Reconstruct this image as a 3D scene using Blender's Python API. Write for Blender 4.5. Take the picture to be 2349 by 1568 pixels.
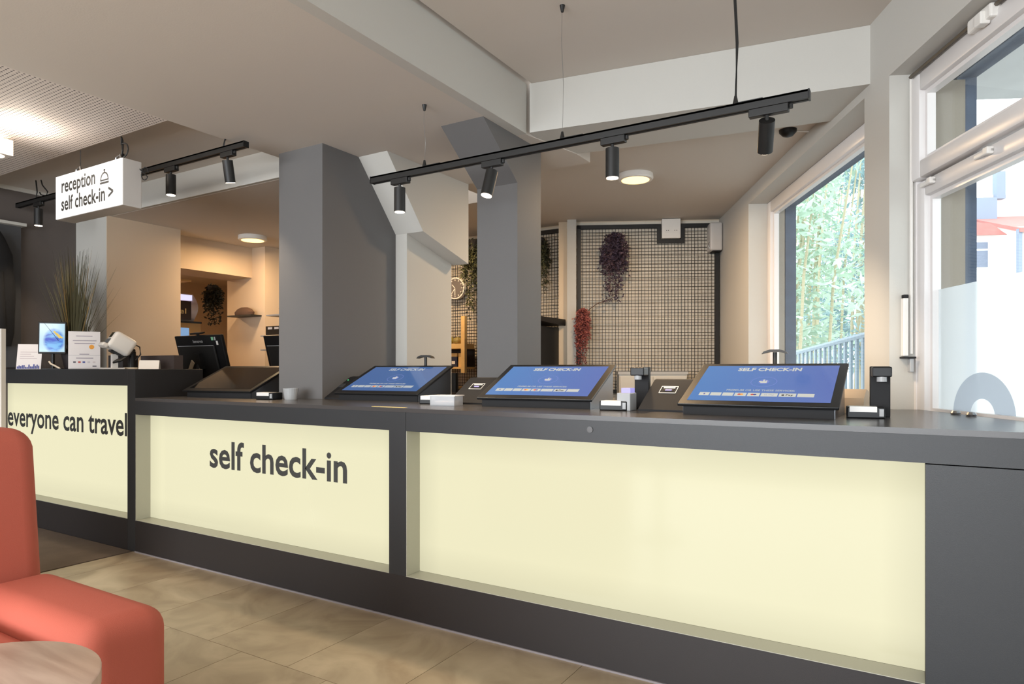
import bpy, bmesh, math, random
from mathutils import Vector, Matrix
random.seed(7)
for o in list(bpy.data.objects): bpy.data.objects.remove(o)
S = bpy.context.scene
COL = S.collection
PI = math.pi

# ------------------------------------------------------------------ camera, world, exposure
cd = bpy.data.cameras.new('camera'); cam = bpy.data.objects.new('camera', cd); COL.objects.link(cam)
cd.sensor_width = 36; cd.lens = 36 * 1528 / 2349; cd.shift_y = 64 / 2349; cd.clip_end = 300
cam.location = (0, 0, 1.12); cam.rotation_euler = (PI / 2, 0, math.atan2(.5178, .8555))
S.camera = cam
S.view_settings.view_transform = 'Standard'; S.view_settings.look = 'None'
S.view_settings.exposure = 0.0; S.view_settings.gamma = 1; S.view_settings.use_curve_mapping = False
W_ = bpy.data.worlds.new('sky'); S.world = W_; W_.use_nodes = True
W_.node_tree.nodes['Background'].inputs[0].default_value = (.93, .97, 1.0, 1)
W_.node_tree.nodes['Background'].inputs[1].default_value = 4.2

def area_light(name, loc, rot, sx, sy, watts, color):
    l = bpy.data.lights.new(name, 'AREA'); l.shape = 'RECTANGLE'; l.size = sx; l.size_y = sy
    l.energy = watts; l.color = color
    o = bpy.data.objects.new(name, l); o.location = loc; o.rotation_euler = rot; COL.objects.link(o); return o
# unseen area lights behind the camera: shop front daylight and an added ceiling fill
area_light('shopfront_daylight', (-1.6, -4.0, 1.45), (PI / 2, 0, 0), 6.0, 2.1, 330, (.86, .93, 1.0))
area_light('lobby_fill_light', (-2.4, -1.6, 2.42), (0, 0, 0), 2.2, 1.2, 70, (1.0, .90, .78))

# ------------------------------------------------------------------ helpers
def lin(c):
    r = []
    for v in c[:3]:
        v /= 255
        r.append(v / 12.92 if v <= .04045 else ((v + .055) / 1.055) ** 2.4)
    return (*r, 1)

def mat(name, rgb, rough=.6, spec=.5, metal=0, bump=0, bscale=60, var=0, vscale=3, emit=None, estr=0, coat=0):
    m = bpy.data.materials.new(name); m.use_nodes = True
    nt = m.node_tree; b = nt.nodes['Principled BSDF']
    b.inputs['Base Color'].default_value = lin(rgb); b.inputs['Roughness'].default_value = rough
    b.inputs['Specular IOR Level'].default_value = spec; b.inputs['Metallic'].default_value = metal
    b.inputs['Coat Weight'].default_value = coat; b.inputs['Coat Roughness'].default_value = .05
    tc = nt.nodes.new('ShaderNodeTexCoord')
    if bump:
        n = nt.nodes.new('ShaderNodeTexNoise'); n.inputs['Scale'].default_value = bscale; n.inputs['Detail'].default_value = 4
        nt.links.new(tc.outputs['Object'], n.inputs['Vector'])
        bp = nt.nodes.new('ShaderNodeBump'); bp.inputs['Strength'].default_value = bump; bp.inputs['Distance'].default_value = .01
        nt.links.new(n.outputs['Fac'], bp.inputs['Height']); nt.links.new(bp.outputs['Normal'], b.inputs['Normal'])
    if var:
        n = nt.nodes.new('ShaderNodeTexNoise'); n.inputs['Scale'].default_value = vscale; n.inputs['Detail'].default_value = 5
        nt.links.new(tc.outputs['Object'], n.inputs['Vector'])
        mx = nt.nodes.new('ShaderNodeMix'); mx.data_type = 'RGBA'
        mx.inputs['A'].default_value = lin([v * (1 - var) for v in rgb]); mx.inputs['B'].default_value = lin([min(255, v * (1 + var)) for v in rgb])
        nt.links.new(n.outputs['Fac'], mx.inputs['Factor']); nt.links.new(mx.outputs['Result'], b.inputs['Base Color'])
    if emit:
        b.inputs['Emission Color'].default_value = lin(emit); b.inputs['Emission Strength'].default_value = estr
    return m

def nodes(m): return m.node_tree, m.node_tree.nodes['Principled BSDF']

class G:
    """collects shapes into one mesh"""
    def __init__(s): s.bm = bmesh.new(); s.smooth = False
    def box(s, x0, x1, y0, y1, z0, z1, M=None, bevel=0, seg=2):
        r = bmesh.ops.create_cube(s.bm, size=1); vs = r['verts']
        for v in vs: v.co = Vector(((x0 + x1) / 2 + v.co.x * (x1 - x0), (y0 + y1) / 2 + v.co.y * (y1 - y0), (z0 + z1) / 2 + v.co.z * (z1 - z0)))
        if bevel:
            es = list({e for v in vs for e in v.link_edges})
            r = bmesh.ops.bevel(s.bm, geom=es, offset=bevel, segments=seg, profile=.5, affect='EDGES')
            vs = list({v for f in r['faces'] for v in f.verts} | {v for v in vs if v.is_valid})
        if M is not None: bmesh.ops.transform(s.bm, matrix=M, verts=vs)
        return s
    def prism(s, pts, d, M=None):
        """pts: polygon in XY extruded by z range d"""
        a = [s.bm.verts.new((p[0], p[1], d[0])) for p in pts]; b = [s.bm.verts.new((p[0], p[1], d[1])) for p in pts]
        n = len(pts)
        s.bm.faces.new(a[::-1]); s.bm.faces.new(b)
        for i in range(n): s.bm.faces.new((a[i], a[(i + 1) % n], b[(i + 1) % n], b[i]))
        if M is not None: bmesh.ops.transform(s.bm, matrix=M, verts=a + b)
        return s
    def profile(s, pts, x0, x1, M=None):
        """polygon in YZ extruded along X"""
        T = Matrix(((0, 0, 1, 0), (1, 0, 0, 0), (0, 1, 0, 0), (0, 0, 0, 1)))
        return s.prism(pts, (x0, x1), (M @ T) if M is not None else T)
    def cyl(s, p0, p1, r0, r1=None, n=16):
        r1 = r0 if r1 is None else r1
        p0 = Vector(p0); p1 = Vector(p1); d = p1 - p0
        M = Matrix.Translation((p0 + p1) / 2) @ d.to_track_quat('Z', 'Y').to_matrix().to_4x4()
        bmesh.ops.create_cone(s.bm, cap_ends=True, segments=n, radius1=max(r0, 1e-5), radius2=max(r1, 1e-5), depth=d.length, matrix=M)
        return s
    def tube(s, pts, r, n=6):
        pts = [Vector(p) for p in pts]; rings = []
        for i, p in enumerate(pts):
            d = (pts[min(i + 1, len(pts) - 1)] - pts[max(i - 1, 0)]).normalized()
            q = d.to_track_quat('Z', 'Y').to_matrix()
            rr = r[i] if isinstance(r, (list, tuple)) else r
            rings.append([s.bm.verts.new(p + q @ Vector((rr * math.cos(2 * PI * k / n), rr * math.sin(2 * PI * k / n), 0))) for k in range(n)])
        for a, b in zip(rings, rings[1:]):
            for k in range(n): s.bm.faces.new((a[k], a[(k + 1) % n], b[(k + 1) % n], b[k]))
        s.bm.faces.new(rings[0][::-1]); s.bm.faces.new(rings[-1]); return s
    def lathe(s, prof, c=(0, 0, 0), n=24, sx=1, sy=1):
        rings = []
        for r, z in prof:
            rings.append([s.bm.verts.new((c[0] + sx * r * math.cos(2 * PI * k / n), c[1] + sy * r * math.sin(2 * PI * k / n), c[2] + z)) for k in range(n)])
        for a, b in zip(rings, rings[1:]):
            for k in range(n): s.bm.faces.new((a[k], a[(k + 1) % n], b[(k + 1) % n], b[k]))
        s.bm.faces.new(rings[0][::-1]); s.bm.faces.new(rings[-1]); return s
    def poly(s, *pts):
        s.bm.faces.new([s.bm.verts.new(p) for p in pts]); return s
    def obj(s, name, m, parent=None, smooth=False, at=None, **props):
        me = bpy.data.meshes.new(name)
        bmesh.ops.recalc_face_normals(s.bm, faces=s.bm.faces)
        s.bm.to_mesh(me); s.bm.free()
        if m: me.materials.append(m)
        if smooth:
            for p in me.polygons: p.use_smooth = True
            me.set_sharp_from_angle(angle=math.radians(42))
        o = bpy.data.objects.new(name, me); COL.objects.link(o)
        if parent: o.parent = parent
        if at is not None: o.matrix_world = at
        for k, v in props.items(): o[k] = v
        return o

def box(name, m, x0, x1, y0, y1, z0, z1, parent=None, bevel=0, **p):
    return G().box(x0, x1, y0, y1, z0, z1, bevel=bevel).obj(name, m, parent, **p)

def thing(name, label, cat, loc=(0, 0, 0), rz=0, group=None):
    o = bpy.data.objects.new(name, None); COL.objects.link(o); o.empty_display_size = .05
    o.location = loc; o.rotation_euler = (0, 0, rz); o['label'] = label; o['category'] = cat
    if group: o['group'] = group
    return o
def tag(o, label, cat, group=None):
    o['label'] = label; o['category'] = cat
    if group: o['group'] = group
    return o
def struct(o): o['kind'] = 'structure'; return o

_tx = {}
def text_geo(body, bold):
    k = (body, bold)
    if k in _tx: return _tx[k]
    c = bpy.data.curves.new('lettering_curve', 'FONT'); c.body = body; c.size = 1; c.offset = bold; c.resolution_u = 3
    o = bpy.data.objects.new('lettering_source', c); COL.objects.link(o)
    bpy.context.view_layer.update()
    me = bpy.data.meshes.new_from_object(o.evaluated_get(bpy.context.evaluated_depsgraph_get()))
    bpy.data.objects.remove(o)
    v = [tuple(x.co) for x in me.vertices]; f = [tuple(p.vertices) for p in me.polygons]
    bpy.data.meshes.remove(me); _tx[k] = (v, f); return _tx[k]
ASC = None
def lettering(body, m, parent, origin, xd, up, width, asc, bold=.012, name='lettering', lift=.0015, thick=0):
    """flat lettering: origin is the left end of the baseline, asc the height of a tall letter"""
    global ASC
    if ASC is None: ASC = max(v[1] for v in text_geo('l', 0)[0])
    v, f = text_geo(body, bold)
    x0 = min(p[0] for p in v); x1 = max(p[0] for p in v)
    sx = width / (x1 - x0); sy = asc / ASC
    xd = Vector(xd).normalized(); up = Vector(up).normalized(); n = xd.cross(up); O = Vector(origin) + n * lift
    me = bpy.data.meshes.new(name)
    me.from_pydata([O + xd * ((p[0] - x0) * sx) + up * (p[1] * sy) for p in v], [], f); me.materials.append(m)
    o = bpy.data.objects.new(name, me); COL.objects.link(o)
    if parent: o.parent = parent
    return o

# the window wall's own axes: o = outwards, s = along the wall, from (1.2225, .74)
WA = math.atan2(.4461, .8950); WM = Matrix.Translation((1.2225, .74, 0)) @ Matrix.Rotation(WA, 4, 'Z')
def w(o, s, z=0): return WM @ Vector((o, s, z))
def w2(o, s): p = w(o, s); return (p.x, p.y)
CAM_RIGHT = Vector((.8555, .5178, 0)); CAM_FWD = Vector((-.5178, .8555, 0))

# ------------------------------------------------------------------ materials
white = mat('white_wall_paint', (194, 191, 184), .75, bump=.05, bscale=180)
ceilw = mat('ceiling_paint', (205, 196, 186), .8, bump=.04, bscale=150)
beige = mat('cream_wall_paint', (222, 205, 180), .75, bump=.05, bscale=180)
dgrey = mat('dark_grey_paint', (104, 102, 101), .7, bump=.05, bscale=180)
darkwall = mat('charcoal_brown_paint', (92, 84, 80), .7, bump=.05, bscale=180)
ctop = mat('counter_top_laminate', (70, 67, 66), .24, bump=.02, bscale=400)
cfront = mat('counter_front_laminate', (45, 46, 48), .45, bump=.05, bscale=500)
cplinth = mat('counter_plinth_laminate', (42, 38, 38), .5, bump=.05, bscale=400)
ledgem = mat('panel_glow_on_laminate', (176, 174, 158), .4)  # panel light on the dark recess laminate, put into a pale colour
black = mat('black_plastic', (22, 22, 23), .4, .35)
matteblack = mat('matte_black_metal', (25, 24, 23), .5)
dkplastic = mat('dark_grey_plastic', (34, 33, 34), .65, .3, bump=.06, bscale=700)
steel = mat('kiosk_case_metal', (112, 114, 118), .28, metal=.75)
whitepl = mat('white_plastic', (228, 224, 218), .35)
pvc = mat('white_window_frame_plastic', (226, 222, 220), .3)
greypl = mat('light_grey_plastic', (170, 170, 170), .4)
paper = mat('white_paper', (232, 224, 220), .8)
printm = mat('grey_print', (92, 88, 96), .8)
ink = mat('dark_lettering', (58, 58, 56), .6)
wood = mat('pale_pine', (216, 178, 116), .55, var=.12, vscale=8)
brown = mat('dark_brown_felt', (82, 60, 48), .8)
coral = mat('coral_upholstery', (178, 88, 70), .8, bump=.12, bscale=600)
cable = mat('black_cable', (28, 28, 28), .5)
chrome = mat('brushed_metal', (180, 180, 180), .3, metal=1)

panelm = mat('backlit_yellow_glass', (36, 36, 31), .12, .4, emit=(238, 233, 196), estr=.86)
nt, b = nodes(panelm); tc = nt.nodes.new('ShaderNodeTexCoord'); sp = nt.nodes.new('ShaderNodeSeparateXYZ'); nt.links.new(tc.outputs['Generated'], sp.inputs[0])
r1 = nt.nodes.new('ShaderNodeValToRGB'); r2 = nt.nodes.new('ShaderNodeValToRGB'); mm = nt.nodes.new('ShaderNodeMath'); mm.operation = 'MULTIPLY'
for rr, k in ((r1, .06), (r2, .20)):
    e = rr.color_ramp.elements; e[0].position = 0; e[0].color = (.86, .86, .86, 1); e[1].position = 1; e[1].color = (.86, .86, .86, 1)
    for q in (k, 1 - k): x = e.new(q); x.color = (1, 1, 1, 1)
nt.links.new(sp.outputs[0], r1.inputs[0]); nt.links.new(sp.outputs[2], r2.inputs[0]); nt.links.new(r1.outputs[0], mm.inputs[0]); nt.links.new(r2.outputs[0], mm.inputs[1]); 
nt.links.new(mm.outputs[0], b.inputs['Emission Strength'])
lensm = mat('spot_lens', (255, 240, 220), .3, emit=(255, 232, 205), estr=9)
warmm = mat('warm_lamp_diffuser', (255, 230, 190), .4, emit=(255, 196, 110), estr=4.0)
signm = mat('backlit_white_acrylic', (200, 200, 200), .3, emit=(255, 253, 252), estr=1.0)

def screen_mat(name, c0, c1, strength, axis=0):
    m = mat(name, (8, 10, 14), .08)
    nt, b = nodes(m); tc = nt.nodes.new('ShaderNodeTexCoord'); sp = nt.nodes.new('ShaderNodeSeparateXYZ')
    nt.links.new(tc.outputs['Generated'], sp.inputs[0])
    mx = nt.nodes.new('ShaderNodeMix'); mx.data_type = 'RGBA'; mx.inputs['A'].default_value = lin(c0); mx.inputs['B'].default_value = lin(c1)
    nt.links.new(sp.outputs[axis], mx.inputs['Factor']); nt.links.new(mx.outputs['Result'], b.inputs['Emission Color'])
    b.inputs['Emission Strength'].default_value = strength; return m
bluescreen = screen_mat('blue_screen', (88, 134, 194), (100, 120, 186), .95)
bluescreen_dim = screen_mat('blue_screen_dim', (70, 104, 160), (72, 106, 160), .9)
screenwhite = mat('screen_white', (30, 30, 30), .2, emit=(222, 222, 212), estr=.85)
screenmid = mat('screen_pale_text', (30, 30, 30), .2, emit=(196, 202, 206), estr=.8)
screenring = mat('screen_ring', (30, 30, 30), .2, emit=(128, 140, 210), estr=.9)
offscreen = mat('screen_off', (14, 14, 16), .06)
redm = mat('red_print', (190, 70, 60), .7); orangem = mat('orange_print', (236, 160, 60), .7); bluem = mat('blue_print', (70, 80, 150), .7)

# glass: clear sheet with a faint reflection
glass = bpy.data.materials.new('window_glass'); glass.use_nodes = True
nt = glass.node_tree; nt.nodes.clear()
out = nt.nodes.new('ShaderNodeOutputMaterial'); mx = nt.nodes.new('ShaderNodeMixShader'); tr = nt.nodes.new('ShaderNodeBsdfTransparent'); gl = nt.nodes.new('ShaderNodeBsdfGlossy')
tr.inputs[0].default_value = (.93, .96, .96, 1); gl.inputs['Roughness'].default_value = .02
mx.inputs[0].default_value = .07
nt.links.new(tr.outputs[0], mx.inputs[1]); nt.links.new(gl.outputs[0], mx.inputs[2]); nt.links.new(mx.outputs[0], out.inputs[0])
def film(name, rgb, clear):
    m = bpy.data.materials.new(name); m.use_nodes = True; nt = m.node_tree; nt.nodes.clear()
    out = nt.nodes.new('ShaderNodeOutputMaterial'); a = nt.nodes.new('ShaderNodeMixShader'); t = nt.nodes.new('ShaderNodeBsdfTranslucent'); d = nt.nodes.new('ShaderNodeBsdfRefraction')
    t.inputs[0].default_value = lin(rgb); d.inputs[0].default_value = lin(rgb); d.inputs['Roughness'].default_value = .4; d.inputs['IOR'].default_value = 1.02
    a.inputs[0].default_value = clear
    nt.links.new(t.outputs[0], a.inputs[1]); nt.links.new(d.outputs[0], a.inputs[2]); nt.links.new(a.outputs[0], out.inputs[0]); return m
frost = film('frosted_film', (246, 247, 248), .5)
archm = film('grey_film', (190, 193, 200), .2)

# perforated acoustic board: rows of small dark holes
perf = mat('perforated_board', (222, 212, 204), .8)
nt, b = nodes(perf); tc = nt.nodes.new('ShaderNodeTexCoord')
vm = nt.nodes.new('ShaderNodeVectorMath'); vm.operation = 'SCALE'; vm.inputs['Scale'].default_value = 1 / .021
fr = nt.nodes.new('ShaderNodeVectorMath'); fr.operation = 'FRACTION'; sb = nt.nodes.new('ShaderNodeVectorMath'); sb.operation = 'SUBTRACT'; sb.inputs[1].default_value = (.5, .5, 0)
ml = nt.nodes.new('ShaderNodeVectorMath'); ml.operation = 'MULTIPLY'; ml.inputs[1].default_value = (1, 1, 0)
ln = nt.nodes.new('ShaderNodeVectorMath'); ln.operation = 'LENGTH'; lt = nt.nodes.new('ShaderNodeMath'); lt.operation = 'LESS_THAN'; lt.inputs[1].default_value = .23
mx = nt.nodes.new('ShaderNodeMix'); mx.data_type = 'RGBA'; mx.inputs['A'].default_value = lin((222, 212, 204)); mx.inputs['B'].default_value = lin((70, 62, 60))
for a, c in ((tc.outputs['Object'], vm.inputs[0]), (vm.outputs[0], fr.inputs[0]), (fr.outputs[0], sb.inputs[0]), (sb.outputs[0], ml.inputs[0]), (ml.outputs[0], ln.inputs[0]), (ln.outputs['Value'], lt.inputs[0]), (lt.outputs[0], mx.inputs['Factor']), (mx.outputs['Result'], b.inputs['Base Color'])): nt.links.new(a, c)

# stone-look floor tile with soft swirls
tilem = mat('stone_floor_tile', (176, 156, 128), .33)
nt, b = nodes(tilem); tc = nt.nodes.new('ShaderNodeTexCoord'); oi = nt.nodes.new('ShaderNodeObjectInfo')
ad = nt.nodes.new('ShaderNodeVectorMath'); ad.operation = 'ADD'; sc = nt.nodes.new('ShaderNodeVectorMath'); sc.operation = 'SCALE'; sc.inputs[0].default_value = (40, 17, 9)
nt.links.new(oi.outputs['Random'], sc.inputs['Scale']); nt.links.new(tc.outputs['Object'], ad.inputs[0]); nt.links.new(sc.outputs[0], ad.inputs[1])
n = nt.nodes.new('ShaderNodeTexNoise'); n.inputs['Scale'].default_value = 3.2; n.inputs['Detail'].default_value = 7; n.inputs['Distortion'].default_value = 1.6
nt.links.new(ad.outputs[0], n.inputs['Vector'])
cr = nt.nodes.new('ShaderNodeValToRGB'); e = cr.color_ramp.elements
e[0].position = .25; e[0].color = lin((138, 118, 94)); e[1].position = .72; e[1].color = lin((182, 164, 138)); x = e.new(.5); x.color = lin((164, 146, 120))
nt.links.new(n.outputs['Fac'], cr.inputs[0]); nt.links.new(cr.outputs[0], b.inputs['Base Color'])
groutm = mat('floor_joint', (96, 84, 70), .7)
matm = mat('dark_mat_fibre', (92, 78, 66), .95, bump=.4, bscale=300, var=.2, vscale=6)

# table top with pale wood grain
grain = mat('pale_ash_top', (206, 178, 160), .4)
nt, b = nodes(grain); tc = nt.nodes.new('ShaderNodeTexCoord'); mp = nt.nodes.new('ShaderNodeMapping'); mp.inputs['Scale'].default_value = (3, 26, 3); mp.inputs['Rotation'].default_value = (0, 0, .5)
n = nt.nodes.new('ShaderNodeTexNoise'); n.inputs['Scale'].default_value = 1.2; n.inputs['Detail'].default_value = 6; n.inputs['Distortion'].default_value = .4
cr = nt.nodes.new('ShaderNodeValToRGB'); e = cr.color_ramp.elements; e[0].position = .3; e[0].color = lin((186, 156, 140)); e[1].position = .7; e[1].color = lin((222, 198, 182))
nt.links.new(tc.outputs['Object'], mp.inputs[0]); nt.links.new(mp.outputs[0], n.inputs['Vector']); nt.links.new(n.outputs['Fac'], cr.inputs[0]); nt.links.new(cr.outputs[0], b.inputs['Base Color'])

cladm = mat('cream_cladding', (224, 214, 198), .8, bump=.3, bscale=30, var=.06, vscale=6)
facadem = mat('dark_facade_paint', (84, 94, 112), .8, bump=.5, bscale=25, var=.15, vscale=10)
facadebeige = mat('outer_jamb_render', (150, 138, 124), .8, bump=.2, bscale=60)
concrete = mat('pale_concrete', (206, 206, 204), .85, var=.06, vscale=4)
pavem = mat('outdoor_paving', (186, 186, 184), .9, var=.1, vscale=2)
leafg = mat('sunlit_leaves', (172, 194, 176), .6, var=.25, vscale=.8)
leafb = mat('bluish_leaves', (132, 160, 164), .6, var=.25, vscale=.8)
barkm = mat('pale_stalk', (176, 168, 140), .8)
railm = mat('blue_grey_railing_paint', (128, 146, 158), .5)
roofm = mat('red_roof_tile', (186, 124, 118), .8, var=.1); slatem = mat('slate_roof', (140, 152, 170), .7); rendm = mat('white_render', (232, 230, 226), .9)
darkglass = mat('distant_window_pane', (120, 128, 146), .2)

# ------------------------------------------------------------------ room shell
# clipped at the window wall: x of the wall face at a given y
def wx(y, o=.1): 
    s = (y - .74 - o * .4461) / .8950; return w(o, s).x
YB = -4.3
floor = struct(G().prism([(-6.3, YB), (wx(YB), YB), (wx(6.3), 6.3), (wx(6.3), 7), (-8.6, 7), (-8.6, 2.4), (-6.3, 2.4)], (-.06, -.004)).obj('floor', groutm))
k = 0
tile_mesh = {}
for r, (y0, off) in enumerate(((1.71, -2.03), (.76, -1.818), (-.19, -1.95), (-1.14, -2.08), (-2.09, -1.9))):
    for c in range(-5, 9):
        x0 = off + c * .475; x1 = x0 + .475
        x0 = max(x0, -4.13)
        if x1 <= x0 + .02 or x1 > wx(y0 + .95, -.02): continue
        y1 = y0 + .95
        t = G().box(x0 + .0012, x1 - .0012, y0 + .0012, y1 - .0012, -.004, 0).obj('tile', tilem, floor)
def wall(name, m, *a, **kw): return struct(box(name, m, *a, **kw))
# ceilings: main low ceiling, raised pocket over the counter, pocket over reception, back ceilings
ct = 3.0
struct(G().prism([(-3.44, YB), (-1.9, YB), (-1.9, 3.284), (-1.8, 3.75), (-1.8, 3.95), (-3.44, 3.95)], (2.461, ct)).obj('ceiling', ceilw))
struct(G().prism([(-6.3, YB), (-3.441, YB), (-3.441, 2.105), (-6.3, 2.105)], (2.461, ct)).obj('ceiling_perforated', perf))
struct(box('ceiling_reception', ceilw, -6.3, -3.441, 2.106, 2.93, 2.555, ct))
struct(G().prism([(-1.89, YB), (wx(YB), YB), (wx(3.55), 3.55), (-.1, 3.6), (-1.86, 3.33)], (2.743, ct)).obj('ceiling_raised', ceilw))
struct(G().prism([(-3.0, 3.951), (-1.80, 3.951), (-1.8, 3.6), (wx(3.9), 3.75), (wx(6.5), 6.5), (-6.2, 6.5), (-6.2, 4.651), (-3.0, 4.651)], (2.53, ct)).obj('ceiling_back', ceilw))
struct(box('ceiling_back_office', ceilw, -6.3, -3.301, 2.931, 4.649, 2.362, ct))
# beams: lit side face of the long beam, and the cross beam to the window wall
struct(box('beam_long', white, -1.95, -1.889, YB, 3.28, 2.4605, 2.742))
p = [(-1.87, 3.283), w2(.05, 3.13), w2(.05, 3.6), (-1.80, 3.76), (-1.9, 3.5)]
struct(G().prism(p, (2.465, 2.742)).obj('beam_cross', white))
struct(box('beam_reception', white, -5.9, -3.38, 2.9, 2.93, 2.363, 2.556))
# columns
struct(G().profile([(2.79, 0), (3.44, 0), (3.44, 2.036), (3.088, 2.462), (2.79, 2.462)], -3.38, -3.0).obj('column_grey', dgrey))
struct(G().profile([(3.29, 0), (3.57, 0), (3.57, 2.54), (2.93, 2.54), (2.93, 2.465), (3.29, 2.195)], -2.234, -1.955).obj('column_haunched', dgrey))
g = G().profile([(3.441, 0), (3.94, 0), (3.94, 1.90), (3.441, 2.036)], -3.30, -2.903)
g.profile([(3.441, 2.03), (3.96, 1.886), (3.96, 2.53), (3.06, 2.53), (3.06, 2.50)], -3.30, -2.765)
struct(g.obj('column_white', white))
struct(box('wall_pillar_left', white, -6.05, -5.575, 2.9, 3.53, 0, 2.363))
tan = mat('warm_lit_wall_tint', (206, 186, 162), .75, bump=.05, bscale=180)  # warm lamp light put into the colour of cream walls
struct(box('wall_pillar_warm_tint', tan, -5.5749, -5.57, 2.9, 3.53, 0, 2.363))  # thin sheet added to tint the pillar's lamp-lit side
# left wall, header over the office opening, back walls
wall('wall_left', darkwall, -6.25, -6.05, YB, 2.9, 0, 2.56)
struct(box('trim_1', white, -6.05, -6.035, YB, 2.9, 2.525, 2.556))
wall('wall_header', tan, -6.2, -5.8, 3.531, 4.45, 2.06, 2.362)
g = G().box(-6.2, -5.6, 4.45, 4.6, 0, 2.362).box(-5.75, -5.6, 4.6, 5.85, 0, 2.54).box(-6.2, -5.75, 4.65, 5.85, 2.3, 2.54)
struct(g.obj('wall_office', tan))
g = G().box(-8.5, -8.35, 2.9, 6.2, 0, 2.5).box(-8.5, -6.2, 6.0, 6.15, 0, 2.5).box(-8.5, -6.051, 2.75, 2.899, 0, 2.5)
struct(g.obj('wall_alcove', mat('warm_brown_paint', (196, 168, 134), .8)))
struct(box('ceiling_alcove', beige, -8.5, -6.201, 2.9, 6.1, 2.3, 2.5))
# mesh wall (parallel to the counter) and the back wall (square to the window wall), clad in courses
wall('wall_back_left', beige, -5.75, -2.82, 5.80, 5.95, 0, 2.53)
wb = struct(G().box(-1.50, .3, 6.262, 6.42, 0, 2.6).obj('wall_back', beige, at=WM))
def planks(parent, m, z0, z1, place):
    z = z0
    while z < z1 - .01:
        h = min(.0725, z1 - z); place(z, z + h - .004, random.uniform(0, .006)); z += .0725
wl = bpy.data.objects['wall_back_left']
planks(wl, cladm, .6, 2.52, lambda a, b, e: G().box(-5.55, -2.86, 5.785 - e, 5.80, a, b).obj('plank', cladm, wl))
planks(wb, cladm, .6, 2.52, lambda a, b, e: G().box(-1.36, -.005, 6.247 - e, 6.262, a, b).obj('plank', cladm, wb))
struct(G().box(-1.42, -1.335, 6.16, 6.26, 0, 2.53, M=WM).obj('trim_2', white))
# window wall with two openings
g = G()
for s0, s1, z0, z1 in ((-6, .75, 0, 3), (2.96, 3.207, 0, 2.423), (5.252, 6.6, 0, 3), (.75, 5.252, 2.423, 3), (.75, 2.96, 0, .85), (3.207, 5.252, 0, .90)):
    g.box(0, .26, s0, s1, z0, z1)
struct(g.obj('wall_right', white, at=WM))
g = G()
for s0, s1, z0, z1 in ((-6, .75, -.1, 4), (2.93, 3.25, -.1, 2.40), (5.215, 7.2, -.1, 4), (.75, 5.215, 2.39, 4), (.75, 2.93, -.1, .85), (3.25, 5.215, -.1, .88)):
    g.box(.27, .35, s0, s1, z0, z1)
struct(g.obj('wall_right_facade', facadem, at=WM))
struct(G().box(.175, .30, 2.925, 2.944, .88, 2.38).box(.175, .26, 5.20, 5.2145, .92, 2.38).obj('trim_3', facadebeige, at=WM))
# wall behind the camera with its shop front openings, left of the shop front solid
g = G().box(-6.3, -4.9, YB - .2, YB, 0, 3).box(1.7, 4.2, YB - .2, YB, 0, 3).box(-4.9, 1.7, YB - .2, YB, 2.55, 3).box(-4.9, 1.7, YB - .2, YB, 0, .3)
struct(g.obj('wall_front', white))

# ------------------------------------------------------------------ windows
def window_unit(name, s0, s1, z0, z1, o0, ft, parts):
    root = bpy.data.objects.new(name, None); COL.objects.link(root); root.matrix_world = WM; root['kind'] = 'structure'
    return root
w1 = window_unit('window_1', 0, 0, 0, 0, 0, 0, None)
g = G().box(.105, .25, 2.945, 2.96, .86, 2.423).box(.14, .25, .75, .80, .86, 2.423).box(.10, .25, .75, 2.96, 2.385, 2.423).box(.14, .25, .75, 2.96, .86, .93)
g.obj('window_frame', pvc, w1)
def sash(o, sa, sb, za, zb, t, parent, name):
    g = G().box(o, o + .07, sa, sa + t, za, zb, bevel=.008).box(o, o + .07, sb - t, sb, za, zb, bevel=.008)
    g.box(o, o + .07, sa + t, sb - t, za, za + t, bevel=.008).box(o, o + .07, sa + t, sb - t, zb - t, zb, bevel=.008)
    # stepped inner bead
    i = t + .018
    g.box(o + .025, o + .06, sa + t - .002, sa + i, za + t, zb - t).box(o + .025, o + .06, sb - i, sb - t + .002, za + t, zb - t)
    g.box(o + .025, o + .06, sa + i, sb - i, za + t, za + i).box(o + .025, o + .06, sa + i, sb - i, zb - i, zb - t)
    return g.obj(name, pvc, parent, smooth=True)
sh = sash(.085, .80, 2.955, 1.945, 2.395, .075, w1, 'upper_sash')
sl = sash(.11, .80, 2.955, .87, 1.938, .068, w1, 'lower_sash')
box('pane', glass, .155, .16, .875, 2.88, 2.02, 2.32, sh)
box('pane', glass, .165, .17, .868, 2.89, .93, 1.87, sl)
box('frosted_film', frost, .160, .1615, .868, 2.89, .93, 1.463, sl)
# half-ring printed on the film
g = G(); n = 40
for i in range(n):
    a0 = PI * i / n; a1 = PI * (i + 1) / n; cs, cz = 2.566, .945
    P = lambda r, a: (.1585, cs + r * math.cos(a), cz + r * .86 * math.sin(a))
    g.poly(P(.075, a0), P(.192, a0), P(.192, a1), P(.075, a1))
g.obj('arch_print', archm, sl)
for s in (2.845, 2.465): 
    G().box(.095, .11, s - .05, s + .05, 1.905, 1.922, bevel=.004).box(.085, .11, s - .05, s - .02, 1.90, 1.927, bevel=.004).obj('hinge', whitepl, w1)
w2r = window_unit('window_2', 0, 0, 0, 0, 0, 0, None)
sl2 = sash(.14, 3.207, 5.252, .90, 2.423, .085, w2r, 'window_frame')
box('pane', glass, .195, .20, 3.29, 5.17, .98, 2.34, sl2)
box('window_sill', pvc, .0, .14, 3.207, 5.252, .9, .925, w2r)
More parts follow.
